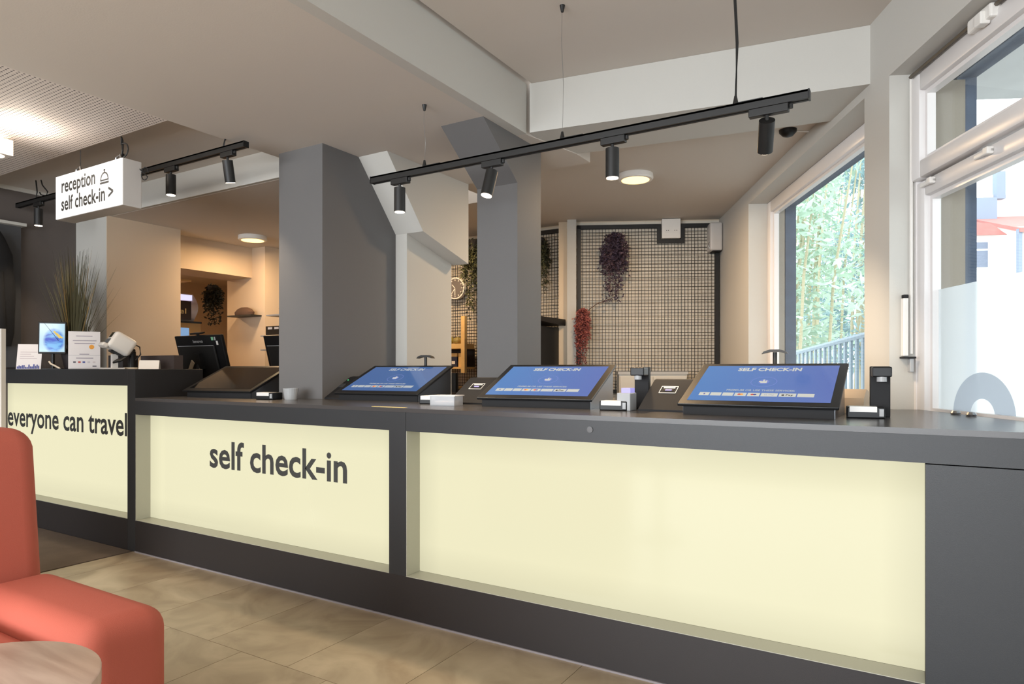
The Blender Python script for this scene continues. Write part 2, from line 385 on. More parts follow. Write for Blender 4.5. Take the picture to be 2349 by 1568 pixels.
# fanlight opener: bracket on the frame, rod along the head, down rod and lever
fo = thing('window_opener', 'white fanlight opener with grey rod along frame and hand lever beside window', 'opener', w(.08, 2.915, 1.2), WA)
L = lambda o, s, z: (o - .1, s - 2.96, z - 1.2)
G().tube([L(.10, .85, 2.41), L(.10, 2.985, 2.403)], .008).obj('head_rod', mat('dark_rod', (92, 84, 72), .4), fo)
G().tube([L(.107, 2.993, 2.403), L(.107, 2.993, 1.19)], .007).obj('down_rod', whitepl, fo)
G().box(-.035, -.012, .015, .04, -.02, .235, bevel=.004).obj('lever_handle', whitepl, fo)
G().box(-.038, .012, .0, .042, -.03, -.022).obj('foot_plate', dkplastic, fo); G().box(-.033, -.012, .014, .038, .235, .25, bevel=.003).obj('end_cap', dkplastic, fo)
G().box(-.012, .006, .005, .03, -.09, -.03, bevel=.004).obj('tail', greypl, fo)
G().box(-.02, .02, -.56, -.42, 1.165, 1.215, bevel=.008).box(-.035, 0, -.53, -.49, 1.155, 1.2, bevel=.004).obj('bracket', whitepl, fo)

# ------------------------------------------------------------------ outdoors seen through the windows
struct(G().box(.36, 90, -40, 90, -.3, -.12, M=WM).obj('ground_outside', pavem))
struct(G().box(.35, 5.5, 2.3, 4.9, 3.05, 3.2, M=WM).box(.35, 5.5, -2, 2.29, 3.05, 3.2, M=WM).obj('ceiling_canopy', concrete))
def leaf_cloud(g, c, rx, ry, rz, n, s0, s1):
    for _ in range(n):
        while True:
            v = Vector((random.uniform(-1, 1), random.uniform(-1, 1), random.uniform(-1, 1)))
            if v.length < 1: break
        p = Vector(c) + Vector((v.x * rx, v.y * ry, v.z * rz)); s = random.uniform(s0, s1)
        a = Vector((random.gauss(0, 1), random.gauss(0, 1), random.gauss(0, .6))).normalized(); bb = a.orthogonal().normalized()
        bb.rotate(Matrix.Rotation(random.uniform(0, 6.28), 3, a))
        g.poly(p - a * s, p + bb * s * .3, p + a * s, p - bb * s * .3)
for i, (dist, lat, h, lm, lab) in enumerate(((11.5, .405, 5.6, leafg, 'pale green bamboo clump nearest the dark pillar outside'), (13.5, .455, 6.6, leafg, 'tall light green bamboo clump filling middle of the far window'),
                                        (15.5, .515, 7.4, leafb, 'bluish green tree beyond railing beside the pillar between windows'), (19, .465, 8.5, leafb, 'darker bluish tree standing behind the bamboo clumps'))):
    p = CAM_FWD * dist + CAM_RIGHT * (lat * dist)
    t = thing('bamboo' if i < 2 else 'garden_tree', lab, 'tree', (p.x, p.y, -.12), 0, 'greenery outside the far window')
    g = G(); st = G()
    for k in range(26):
        a = random.uniform(0, 6.28); r = random.uniform(.1, .85)
        x, y = r * math.cos(a), r * math.sin(a)
        z = random.uniform(1.6, h)
        leaf_cloud(g, (x * 1.2, y * 1.2, z), .55, .55, .5, 130, .05, .14)
    for k in range(9):
        a = random.uniform(0, 6.28); r = random.uniform(.1, .7); x, y = r * math.cos(a), r * math.sin(a)
        st.tube([(x, y, 0), (x * 1.1 + .1, y * 1.1, h * .5), (x * 1.3 + .35, y * 1.3, h * .95)], [.03, .025, .01], 5)
    g.obj('foliage', lm, t, kind='stuff'); st.obj('stalks', barkm, t, kind='stuff')
rl = thing('stair_railing', 'blue grey metal railing with upright bars outside far window', 'railing', w(1.6, 5.6, -.12), WA)
G().tube([(0, 0, 1.68), (0, 5.5, 1.33)], .03, 6).obj('handrail', railm, rl)
G().tube([(0, 0, .55), (0, 5.5, .2)], .02, 6).obj('bottom_rail', railm, rl)
for k in range(38): 
    y = .07 + k * .145; z = 1.68 - .0636 * y
    G().box(-.012, .012, y - .022, y + .022, z - 1.13, z - .01).obj('baluster', railm, rl)
# town house across the street
def hz(o, z): return (o, z)
hs = 38.0
def opx(px): # lateral -> offset of the facade line, from the picture's measured bearings
    r = (px - 1174.5) / 1528; d = CAM_FWD + CAM_RIGHT * r
    n = Vector((-math.sin(WA), math.cos(WA), 0)); t = (hs - (Vector((0, 0, 0)) - Vector((1.2225, .74, 0))).dot(n)) / d.dot(n)
    return (d * t - Vector((1.2225, .74, 0))).dot(Vector((math.cos(WA), math.sin(WA), 0)))
bl = thing('town_house', 'white rendered town house with red tiled roof seen outside window', 'building', w(0, hs, -.12), WA)
xa, xv, xb = 17.5, 22.15, 30
G().box(xa, xv, 0, 7, 0, 8.55).box(xv, xb, -1.2, 7, 0, 8.75).obj('wall', rendm, bl)
G().profile([(-1.5, 8.6), (3.5, 10.3), (3.5, 10.1), (-1.5, 8.4)], xv - .1, xb).obj('tiled_roof', roofm, bl)
G().prism([(xa, 8.5), (xv, 8.5), (xv - .8, 9.1), (xa, 9.6)], (-.3, -.2), Matrix(((1, 0, 0, 0), (0, 0, 1, 0), (0, 1, 0, 0), (0, 0, 0, 1)))).obj('gable', roofm, bl)
G().box(xa + 1.2, xv + 1.2, 2.5, 6, 9.2, 11.2).obj('dormer', slatem, bl)
G().box(xv + 1.4, xb, 3.5, 6, 10, 11.6).obj('attic', rendm, bl)
G().box(xv + 1.6, xv + 2.1, 3.2, 3.6, 11.3, 12.9).obj('chimney', slatem, bl)
G().box(xv - .12, xv + .06, -1.4, -1.2, 5.2, 8.6).obj('drainpipe', slatem, bl)
for x0, x1, y in ((20.55, 21.3, 0), (22.6, 23.2, -1.2)):
    f = G().box(x0 - .06, x1 + .06, y - .06, y, 6.7, 8.25).obj('window', rendm, bl)
    G().box(x0, x1, y - .08, y - .05, 6.8, 7.7).box(x0, x1, y - .08, y - .05, 7.8, 8.15).obj('pane', darkglass, f)

# ------------------------------------------------------------------ reception counters
rd = thing('reception_desk', 'tall dark reception desk with backlit panel reading everyone can travel', 'desk', (-5.0, 2.305, 0))
ox = 5.0; oy = -2.305
def bx(name, m, x0, x1, y0, y1, z0, z1, parent, px=0, py=0, bevel=0, **k): return box(name, m, x0 - px, x1 - px, y0 - py, y1 - py, z0, z1, parent, bevel, **k)
R_ = dict(px=-5.0, py=2.305)
bx('desk_top', cfront, -6.04, -4.192, 2.305, 2.76, 1.022, 1.125, rd, **R_, bevel=.002)
bx('end_panel', cfront, -4.1915, -4.106, 2.305, 2.76, 0, 1.125, rd, **R_, bevel=.002)
bx('dark_side_sheet', mat('dark_side_tone', (30, 28, 28), .45), -4.1055, -4.1045, 2.306, 2.76, .95, 1.124, rd, **R_)  # thin sheet, darker than the desk front
bx('plinth', cplinth, -6.04, -4.192, 2.305, 2.60, 0, .195, rd, **R_)
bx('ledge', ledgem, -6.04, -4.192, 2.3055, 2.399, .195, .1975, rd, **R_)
bx('back_panel', cplinth, -6.04, -4.192, 2.46, 2.74, .205, 1.022, rd, **R_)
lp = bx('light_panel', panelm, -6.035, -4.193, 2.40, 2.42, .198, 1.0215, rd, **R_)
lettering('everyone can travel', ink, lp, (-6.03 + 5, .095, .694), (1, 0, 0), (0, 0, 1), 1.666, .143, .019)
sc = thing('check_in_counter', 'long dark counter with two large backlit panels and self check-in lettering', 'counter', (-2.0, 2.305, 0))
C_ = dict(px=-2.0, py=2.305)
pts = [(-4.104, 2.305), w2(-.004, 1.745), w2(-.004, 2.955), w2(-.002, 3.0), (-.62, 3.25), (-2.93, 3.25), (-2.93, 2.783), (-4.104, 2.783)]
G().prism([(x + 2, y - 2.305) for x, y in pts], (.93, .948)).obj('countertop', ctop, sc)
bx('apron', cfront, -4.104, -1.952, 2.305, 2.34, .846, .93, sc, **C_)
bx('apron', cfront, -1.95, .43, 2.305, 2.34, .846, .93, sc, **C_)
bx('plinth', cplinth, -4.104, .025, 2.305, 2.7, 0, .195, sc, **C_)
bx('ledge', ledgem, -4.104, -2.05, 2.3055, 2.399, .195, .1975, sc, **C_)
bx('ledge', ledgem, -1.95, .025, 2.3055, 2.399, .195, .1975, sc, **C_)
bx('side_glow_strip', ledgem, -1.95, -1.947, 2.307, 2.399, .198, .846, sc, **C_)  # thin sheets added to carry the panel glow on the recess sides
bx('side_glow_strip', ledgem, -4.104, -4.101, 2.307, 2.399, .198, .846, sc, **C_)
bx('divider', cfront, -2.05, -1.95, 2.3055, 2.46, .1955, .846, sc, **C_)
bx('end_panel', cfront, .026, .41, 2.306, 2.36, 0, .8425, sc, **C_)
bx('back_panel', cplinth, -4.104, .025, 2.46, 2.70, .205, .93, sc, **C_)
bx('recess_soffit', cfront, -4.10, .025, 2.341, 2.46, .8465, .929, sc, **C_)
lp = bx('light_panel', panelm, -4.104, -2.051, 2.40, 2.42, .198, .846, sc, **C_)
lettering('self check-in', ink, lp, (-3.502 + 2, .095, .561), (1, 0, 0), (0, 0, 1), 1.096, .148, .02)
bx('light_panel', panelm, -1.949, .0255, 2.40, 2.42, .198, .846, sc, **C_)
bx('sealant_strip', mat('pale_sealant', (140, 134, 136), .5), -4.104, .4, 2.299, 2.3049, 0, .007, sc, **C_)
G().cyl((.95, -.004, .895), (.95, 0, .895), .012).obj('cover_cap', ctop, sc)
box('window_sill', ctop, .001, .11, .80, 2.93, .86, .947, w1)

# ------------------------------------------------------------------ kiosks
def kiosk(x, y, yaw, on, label, dd=.38):
    t = thing('check_in_kiosk', label, 'kiosk', (x, y, .948), yaw, 'self check-in kiosks on the counter')
    z0, z1 = .042, .199; hw = .285
    tilt = math.atan2(z1 - z0, dd); Lg = math.hypot(dd, z1 - z0)
    G().profile([(.03, .0), (.03, .034), (dd - .004, z1 - .022), (dd - .004, 0)], -.27, .27).obj('case', steel, t)
    G().box(-.268, .268, .024, .03, .0, .036).obj('front_plate', dkplastic, t)
    M = Matrix.Translation((0, 0, z0)) @ Matrix.Rotation(tilt, 4, 'X')
    bz = G().box(-hw, hw, 0, Lg, -.012, 0, M=M, bevel=.003).obj('bezel', black, t)
    sm = bluescreen if on == 2 else bluescreen_dim if on else offscreen
    g = G().box(-hw + .03, hw - .03, .035, Lg - .028, 0, .0008)
    s = g.obj('screen', sm, bz); s.matrix_local = M
    if on:
        n = Vector((0, 0, 1)); X = (1, 0, 0); Yd = (0, 1, 0)
        H = Lg
        tm = screenwhite if on == 2 else screenmid
        def L(body, cx, y, wd, asc, m=tm, bold=.02):
            o = lettering(body, m, bz, (cx - wd / 2, y, .001), X, Yd, wd, asc, bold, lift=.0006); o.matrix_local = M; return o
        L('SELF CHECK-IN', 0, H - .085, .245, .032, tm, .035)
        L('PREMIUM OR USE THESE SERVICES:', 0, .125, .25, .014, screenmid, .02)
        g = G()
        def ring(r0, r1, cy, m, nm):
            g = G(); N = 32
            for i in range(N):
                a0, a1 = 2 * PI * i / N, 2 * PI * (i + 1) / N
                g.poly((r0 * math.cos(a0), cy + r0 * math.sin(a0), .0016), (r1 * math.cos(a0), cy + r1 * math.sin(a0), .0016), (r1 * math.cos(a1), cy + r1 * math.sin(a1), .0016), (r0 * math.cos(a1), cy + r0 * math.sin(a1), .0016))
            o = g.obj(nm, m, bz); o.matrix_local = M
        ring(.047, .049, .215, screenring, 'ring_mark'); ring(.0, .020, .215, screenring, 'glow_mark')
        # pointing hand
        g = G().box(-.012, .012, .203, .219, .0018, .0022).box(-.004, .002, .215, .236, .0018, .0022).box(-.018, -.010, .212, .222, .0018, .0022).box(.006, .012, .216, .226, .0018, .0022)
        o = g.obj('hand_mark', screenwhite, bz); o.matrix_local = M
        ws = [.044, .046, .046, .048, .049, .064, .064, .062]; x = -.222
        for i, wd in enumerate(ws):
            o = G().box(x, x + wd - .005, .078, .107, .0012, .0016).obj('payment_button', tm, bz); o.matrix_local = M
            cx = x + wd / 2 - .002
            if i in (3, 4):
                for dx, mm in ((-.005, redm), (.004, orangem if i == 3 else bluem)):
                    q = G().cyl((cx + dx, .092, .0016), (cx + dx, .092, .002), .0065, n=14).obj('card_mark', mm, o)
            elif i == 6:
                lettering('Pay', black, o, (cx - .006, .086, .0017), X, Yd, .026, .012, .02, lift=.0002)
                G().cyl((cx - .016, .091, .0016), (cx - .016, .091, .002), .0055, n=12).obj('card_mark', black, o)
            elif i == 0: G().box(cx - .003, cx + .003, .087, .098, .0016, .002).obj('card_mark', bluem, o)
            elif i == 5: lettering('G Pay', mat('pale_blue_print', (140, 150, 190), .7), o, (cx - .018, .087, .0017), X, Yd, .036, .009, .01, lift=.0002)
            x += wd
    return t
kiosk(-.510, 2.555, -.005, 2, 'black framed touch kiosk with bright blue screen nearest the windows')
kiosk(-1.492, 2.638, .105, 2, 'blue screen touch kiosk in front of the haunched grey column')
kiosk(-2.575, 2.775, .10, 1, 'touch kiosk with dim blue screen just right of the grey column')
kiosk(-3.70, 2.57, .13, 0, 'kiosk with dark unlit screen beside the reception desk', .35)

# card dispensers beside the kiosks
def dispenser(x, y, yaw, label, wd=.2, lit=True):
    t = thing('card_dispenser', label, 'dispenser', (x, y, .948), yaw, 'key card dispensers beside kiosks')
    G().profile([(0, 0), (0, .008), (.21, .128), (.235, .132), (.25, .12), (.25, 0)], 0, wd).obj('case', dkplastic, t)
    tl = math.atan2(.12, .21); M = Matrix.Translation((0, 0, .008)) @ Matrix.Rotation(tl, 4, 'X')
    def P(nm, m, x0, x1, y0, y1, z=.0015):
        o = G().box(x0, x1, y0, y1, 0, z).obj(nm, m, t); o.matrix_local = M; return o
    if lit:
        for a in ((.05, .125, .13, .134), (.05, .125, .183, .187), (.05, .053, .13, .187), (.122, .125, .13, .187)): P('label_outline', whitepl, *a)
        P('card_slot', black, .066, .11, .148, .163); P('slot_glow', mat('violet_glow', (60, 60, 80), .4, emit=(205, 190, 250), estr=1.1), .074, .102, .15, .157, .003)
        P('label_text', whitepl, .062, .113, .170, .178)
    else:
        P('status_light', mat('green_led', (20, 60, 30), .4, emit=(90, 230, 140), estr=1.2), .10, .106, .2, .206, .003); P('slot', steel, .05, .12, .12, .16)
    G().cyl((.012, .115, .06), (.0, .115, .06), .008).obj('lock', chrome, t)
    return t
dispenser(-.995, 2.665, 0, 'dark sloping card dispenser left of the rightmost kiosk')
dispenser(-2.035, 2.735, .05, 'dark sloping card dispenser before foot of the haunched column', .2)
dispenser(-3.07, 2.80, .1, 'black sloping card dispenser with green light beside grey column', .2, False)

# document scanners: low base with pale plate and an upright camera post
def scanner(x, y, yaw, label, post=True, zt=.185, dx=0, dy=0):
    t = thing('document_scanner', label, 'scanner', (x, y, .948), yaw, 'document scanners on the counter')
    G().box(-.06, .06, -.045, .045, 0, .04, bevel=.004).obj('base', black, t)
    G().box(-.052, .035, -.0465, .02, .022, .0415).obj('scan_plate', whitepl, t)
    G().box(.042, .056, -.047, -.02, .008, .034).obj('side_switch', greypl, t)
    if post:
        G().box(.02 + dx, .085 + dx, .05 + dy, .085 + dy, 0, zt, bevel=.003).obj('post', dkplastic, t)
        G().box(.022 + dx, .083 + dx, -.03 + dy, .05 + dy, zt - .038, zt - .002, bevel=.004).obj('camera_head', black, t)
        G().cyl((.052 + dx, -.012 + dy, zt - .055), (.052 + dx, -.012 + dy, zt - .037), .016).obj('lens', greypl, t)
        if dx or dy: G().box(.03, .05 + dx, .045, .05 + dy, 0, .006).obj('link_plate', black, t)
    return t
scanner(-.155, 2.72, .12, 'black document scanner with post standing at right end of counter')
scanner(-1.098, 2.675, .1, 'black document scanner between the two bright kiosks', dx=.018, dy=.11)
scanner(-2.10, 2.70, .2, 'low black scanner base right of the dim kiosk', False)
scanner(-3.235, 2.60, .2, 'low black scanner base at foot of the grey column', False)

# trays, boxes, tape, stands
t = thing('card_tray', 'clear plastic tray lying beside the dim kiosk', 'tray', (-1.945, 2.60, .948), .15)
clearpl = mat('frosted_clear_plastic', (206, 208, 212), .25); clearpl.node_tree.nodes['Principled BSDF'].inputs['Alpha'].default_value = .55
g = G()
for a in ((-.066, -.062, -.045, .045), (.062, .066, -.045, .045), (-.066, .066, -.045, -.041), (-.066, .066, .041, .045)): g.box(*a, 0, .046)
g.box(-.066, .066, -.045, .045, 0, .004).obj('tray_body', clearpl, t)
g = G()
for a in ((-.072, -.062, -.05, .05), (.062, .072, -.05, .05), (-.062, .062, -.05, -.041), (-.062, .062, .041, .05)): g.box(*a, .046, .050)
g.obj('rim', whitepl, t)
G().box(-.05, .05, -.035, .035, .005, .02, bevel=.003).obj('card_stack', paper, t)
t = thing('key_card_box', 'light grey card box with lit card on top, between bright kiosks', 'box', (-1.02, 2.685, .948), .0)
G().box(-.06, .0, -.045, .03, 0, .075, bevel=.003).obj('box_body', greypl, t)
G().box(-.045, -.005, -.03, .02, .075, .095).obj('card', mat('violet_lit_card', (120, 110, 190), .4, emit=(190, 185, 250), estr=.6), t)  # violet light on the card put into its colour and emission
tag(G().lathe([(.035, 0), (.045, .065), (.041, .065), (.032, .006)], (-3.12, 2.66, .948), 20).obj('plastic_cup', greypl), 'small grey plastic cup against the grey column', 'cup')
tag(G().box(-2.18, -1.98, 2.33, 2.35, .948, .9495).obj('tape_strip', mat('pale_yellow_tape', (220, 196, 124), .5)), 'thin yellow tape strip on front edge of counter', 'tape')
for x, y, lab in ((-2.56, 3.21, 'black T-shaped hand scanner stand behind the dim kiosk'), (-.53, 3.12, 'black T-shaped hand scanner stand behind the rightmost kiosk')):
    t = thing('scanner_stand', lab, 'stand', (x, y, .948), .1, 'T-shaped stands behind kiosks')
    G().cyl((0, 0, 0), (0, 0, .25), .009).obj('pole', matteblack, t)
    g = G()
    pr = [(-.055, .242), (-.045, .254), (-.02, .262), (.02, .262), (.045, .254), (.055, .242), (.04, .246), (.018, .251), (-.018, .251), (-.04, .246)]
    g.prism(pr, (-.02, .02), Matrix(((1, 0, 0, 0), (0, 0, -1, 0), (0, 1, 0, 0), (0, 0, 0, 1)))).obj('curved_head', matteblack, t)
    G().cyl((0, 0, 0), (0, 0, .006), .035).obj('foot', matteblack, t)
t = thing('pay_terminal', 'pale tan rounded card terminal behind right edge of the rightmost kiosk', 'terminal', (-.215, 3.02, .948), -.2)
G().profile([(-.05, 0), (.05, 0), (.035, .085), (.0, .095), (-.035, .06)], -.05, .05).obj('case', mat('tan_plastic', (214, 184, 150), .4), t)
G().box(-.03, .03, .036, .04, .03, .06).obj('side_key', dkplastic, t)
for i, (x, s) in enumerate(((.08, 2.60), (.08, 2.50))):
    p = w(x, s, .948); tag(G().lathe([(.016, 0), (.018, .006), (.012, .014), (.002, .016)], tuple(p), 14).obj('metal_stud', chrome), ('small round metal stud on sill before arch print, nearer pillar', 'small round metal stud on sill before the arch print centre')[i], 'stud')

# ------------------------------------------------------------------ things on the reception desk
DT = 1.125
t = thing('table_tent_card', 'white tent card with blue skyline print at left end of desk', 'card', (-5.76, 2.44, DT), .85)
G().profile([(-.045, 0), (-.043, 0), (.001, .19), (-.003, .19)], -.08, .08).obj('front_leaf', paper, t)
G().profile([(.055, 0), (.057, 0), (.003, .19), (.0, .19)], -.08, .08).obj('back_leaf', paper, t)
random.seed(3)
g = G()
for k in range(14):
    x = -.074 + k * .0105; h = random.uniform(.012, .035); g.profile([(-.0475 , .004), (-.0465, .004), (-.0465 + h * .23, .004 + h), (-.0475 + h * .23, .004 + h)], x, x + .007)
g.obj('skyline_print', bluem, t)
for k in range(6): z = .08 + k * .016; G().profile([(-.0455 + z * .232 - .001, z), (-.0455 + z * .232, z), (-.0455 + z * .232 + .0008, z + .004), (-.0455 + z * .232 - .0002, z + .004)], -.06, .05 - .02 * (k % 3)).obj('text_line', mat('faint_print', (196, 180, 180), .8), t)
t = thing('tablet', 'upright tablet with abstract blue picture on reception desk', 'tablet', (-5.50, 2.47, DT), .95)
ml = Matrix.Translation((0, 0, .115)) @ Matrix.Rotation(-.06, 4, 'X')
def tp(g, nm, m): o = g.obj(nm, m, t); o.matrix_local = ml; return o
tp(G().box(-.088, .088, 0, .012, 0, .24, bevel=.004), 'bezel', black)
tscr = mat('tablet_picture', (10, 10, 12), .1)
nt, b = nodes(tscr); tc = nt.nodes.new('ShaderNodeTexCoord'); mp = nt.nodes.new('ShaderNodeMapping'); mp.inputs['Rotation'].default_value = (0, .75, 0); mp.inputs['Scale'].default_value = (1.2, 1, 4.2)
n = nt.nodes.new('ShaderNodeTexNoise'); n.inputs['Scale'].default_value = 1.5; n.inputs['Detail'].default_value = 3; n.inputs['Distortion'].default_value = .5
vd = nt.nodes.new('ShaderNodeVectorMath'); vd.operation = 'DISTANCE'; vd.inputs[1].default_value = (.58, 0, .40)
rp = nt.nodes.new('ShaderNodeValToRGB'); rp.color_ramp.elements[0].position = .34; rp.color_ramp.elements[0].color = (1, 1, 1, 1); rp.color_ramp.elements[1].position = .46; rp.color_ramp.elements[1].color = (0, 0, 0, 1)
r2 = nt.nodes.new('ShaderNodeValToRGB'); e = r2.color_ramp.elements; e[0].position = .38; e[0].color = lin((20, 70, 200)); e[1].position = .62; e[1].color = lin((120, 190, 245))
mx = nt.nodes.new('ShaderNodeMix'); mx.data_type = 'RGBA'; mx.inputs['A'].default_value = lin((196, 230, 246))
for a, c in ((tc.outputs['Generated'], mp.inputs[0]), (mp.outputs[0], n.inputs['Vector']), (n.outputs['Fac'], r2.inputs[0]), (tc.outputs['Generated'], vd.inputs[0]), (vd.outputs['Value'], rp.inputs[0]), (rp.outputs[0], mx.inputs['Factor']), (r2.outputs[0], mx.inputs['B']), (mx.outputs['Result'], b.inputs['Emission Color'])): nt.links.new(a, c)
b.inputs['Emission Strength'].default_value = .95
tp(G().box(-.079, .079, -.001, 0, .014, .226), 'screen', tscr)
g = G()
for a in ((.005, .165, .045), (.02, .15, .03)): g.poly((a[0], -.0025, a[1]), (a[0] + .01, -.0025, a[1] + .008), (a[0] + .05, -.0025, a[1] - a[2]), (a[0] + .04, -.0025, a[1] - a[2] - .006))
tp(g, 'yellow_stroke', mat('screen_yellow', (20, 20, 10), .2, emit=(232, 196, 80), estr=.9))
G().cyl((0, .03, .0), (0, .03, .2), .012).box(-.06, .06, -.02, .06, 0, .006).obj('stand', black, t)
# grass plant
t = thing('potted_grass', 'tall artificial grass plant in dark pot on reception desk', 'plant', (-5.55, 2.655, DT))
G().lathe([(.07, 0), (.10, .15), (.092, .15), (.065, .01)], n=24).obj('pot', mat('dark_pot', (44, 38, 40), .5), t, smooth=True)
random.seed(11)
for nm, m, cnt in (('green_blades', mat('olive_blades', (72, 68, 44), .7, var=.3, vscale=5), 300), ('straw_blades', mat('straw_blades', (150, 118, 66), .7, var=.2, vscale=5), 26)):
    g = G()
    for k in range(cnt):
        a = random.uniform(0, 2 * PI); sp = abs(random.gauss(0, .13)); h = random.uniform(.4, .90) * (1 - sp * .5)
        dx, dy = math.cos(a) * sp * 1.3, math.sin(a) * sp * .8; r = random.uniform(0, .05); bend = random.uniform(0, .08)
        wv = random.uniform(.003, .006); pts = []
        sd = Vector((math.sin(a + 1), math.cos(a + 1), 0)) * wv
        prev = None
        for q in range(6):
            u = q / 5; p = Vector((math.cos(a) * r + dx * u + math.cos(a) * bend * u * u, math.sin(a) * r + dy * u, .1 + h * u - bend * u * u * .6)); s2 = sd * (1 - u * .85)
            cur = (p - s2, p + s2)
            if prev: g.poly(prev[0], prev[1], cur[1], cur[0])
            prev = cur
    g.obj('foliage' if nm == 'green_blades' else 'dry_foliage', m, t, kind='stuff')
t = thing('notice_card', 'white printed notice with orange dot standing on the reception desk', 'notice', (-5.10, 2.50, DT), .95)
G().box(-.098, .098, 0, .003, 0, .27).obj('sheet', paper, t)
for z, x0, x1 in ((.238, -.05, .05), (.205, -.07, .075), (.185, -.06, .065), (.108, -.03, .03), (.08, -.05, .055)): G().box(x0, x1, -.001, 0, z - .003, z + .002).obj('text_line', mat('grey_text', (150, 140, 150), .8), t)
G().cyl((.045, -.001, .16), (.045, 0, .16), .016).obj('orange_dot', orangem, t)
G().box(-.098, .098, -.0008, 0, .098, .0995).obj('rule_line', mat('hairline', (150, 146, 150), .8), t)
for x, m in ((-.06, printm), (-.03, redm), (-.003, bluem), (.027, mat('faint_mark', (200, 192, 196), .8)), (.06, mat('faint_mark_warm', (214, 200, 196), .8))): G().box(x - .008, x + .008, -.001, 0, .045, .056).obj('logo_mark', m, t)
G().box(.05, .075, -.001, 0, .018, .026).obj('logo_mark', printm, t)
G().box(-.098, .098, 0, .06, 0, .004).obj('foot', mat('clear_foot', (190, 186, 180), .3), t)
t = thing('pen_stalk', 'thin cream pen stalk leaning beside the white notice', 'pen', (-5.22, 2.38, DT))
G().tube([(-.12, 0, .055), (-.10, 0, .04), (-.04, 0, .025), (.03, 0, .006)], .006).obj('stalk', mat('cream_plastic', (226, 210, 186), .5), t)
# white barcode scanner on its post
t = thing('passport_reader', 'white hooded passport reader on black post on reception desk', 'reader', (-4.56, 2.50, DT), 1.3)
M = Matrix.Translation((-.035, 0, .168)) @ Matrix.Rotation(.56, 4, 'Y')
G().box(-.075, .075, -.075, .07, -.062, .062, M=M, bevel=.026, seg=4).obj('hood', whitepl, t, smooth=True)
G().box(-.0765, -.07, -.04, .03, .005, .045, M=M).obj('window', offscreen, t)
G().box(-.0775, -.07, -.055, .045, -.04, -.006, M=M).obj('scan_slot', mat('grey_slot', (96, 100, 104), .4), t)
G().box(-.10, -.06, -.06, .055, -.075, -.045, M=M, bevel=.01).obj('chin', whitepl, t)
G().box(-.03, .05, -.04, .04, -.074, -.06, M=M).obj('mount_plate', black, t)
G().cyl((.035, 0, 0), (.035, 0, .12), .024).obj('post', black, t)
G().tube([(.045, -.02, .13), (.01, -.05, .10), (-.05, -.06, .055), (-.085, -.05, .045), (-.06, -.04, .06), (.02, -.03, .1)], .009).obj('cable', cable, t)
G().tube([(.04, -.02, .17), (.075, -.03, .15), (.08, -.03, .1), (.05, -.03, .06)], .005).obj('cable', cable, t)
G().box(-.15, -.02, -.05, .05, 0, .01).obj('base_plate', whitepl, t)
G().cyl((.035, 0, 0), (.035, 0, .012), .05).obj('post_foot', mat('cream_foot', (214, 196, 170), .5), t)
G().box(-.085, -.05, -.01, .03, .01, .1).obj('support', whitepl, t)
t = thing('card_terminal', 'small white card terminal behind the passport reader post', 'terminal', (-4.42, 2.58, DT), .9)
G().profile([(-.05, 0), (.05, 0), (.03, .055), (-.01, .06)], -.06, .06).obj('case', whitepl, t)
o = G().box(-.045, .045, -.002, .0, .0, .035).obj('display', greypl, t); o.location = (0, -.033, .016); o.rotation_euler = (-.65, 0, 0)
tag(box('pen_box', cplinth, -5.05, -4.86, 2.64, 2.75, DT, DT + .10), 'black box behind the notice card on the desk', 'box')
tag(box('file_box', mat('dark_brown_box', (66, 56, 54), .6), -4.72, -4.32, 2.69, 2.755, DT, DT + .095), 'dark brown box at back of desk behind white reader', 'box')
# monitors on the staff desk behind
t = thing('staff_desk', 'black staff desk behind the reception counter', 'desk', (-4.6, 3.3, 0))
box('desk_top', cplinth, -.9, 1.1, -.28, .35, .80, .84, t)
for x in (-.88, 1.06): box('desk_leg', cplinth, x, x + .04, -.26, .33, 0, .80, t)
def monitor(x, y, yaw, label, extras=True, z=.84):
    t = thing('monitor', label, 'monitor', (x, y, z), yaw, 'monitors behind the reception desk')
    M = Matrix.Translation((0, 0, .385)) @ Matrix.Rotation(.25, 4, 'X')
    G().box(-.285, .285, -.012, .014, -.175, .16, M=M, bevel=.006).obj('case', black, t)
    G().box(-.24, .20, -.03, -.012, -.16, .085, M=M, bevel=.008).obj('back_cover', matteblack, t)
    G().box(-.27, .27, .0141, .016, -.16, .145, M=M).obj('screen', offscreen, t)
    G().box(-.24, .2, -.0305, -.029, .083, .087, M=M).obj('edge_highlight', greypl, t)
    G().box(-.045, .045, -.06, -.03, -.09, .03, M=M).cyl((0, -.04, .0), (0, -.02, .36), .025).obj('stand', matteblack, t)
    G().box(-.12, .12, -.1, .1, 0, .012).obj('foot', matteblack, t)
    if extras:
        o = lettering('lenovo', greypl, t, (-.06, -.0125, .105), (1, 0, 0), (0, 0, 1), .12, .022, .02); o.matrix_local = M
        for a, m in (((.165, .19, .12, .145), mat('green_sticker', (130, 190, 150), .6)), ((.2, .215, .12, .145), greypl), ((.215, .235, .085, .115), whitepl)): G().box(a[0], a[1], -.0135, -.012, a[2], a[3], M=M).obj('sticker', m, t)
        G().box(-.05, .06, -.03, .02, .17, .182, M=M).cyl(M @ Vector((0, 0, .155)), M @ Vector((0, 0, .175)), .012).obj('webcam', black, t)
        G().box(-.018, .018, -.07, -.064, -.12, .10, M=M @ Matrix.Translation((-.10, 0, -.10)) @ Matrix.Rotation(.75, 4, 'Y')).obj('bracket', mat('tan_bracket', (196, 176, 146), .5), t)
    return t
monitor(-4.61, 3.10, 0, 'black monitor seen from behind with stickers, beside the reception desk')
monitor(-3.93, 3.38, 0, 'second black monitor half hidden by the grey column', False, .84)
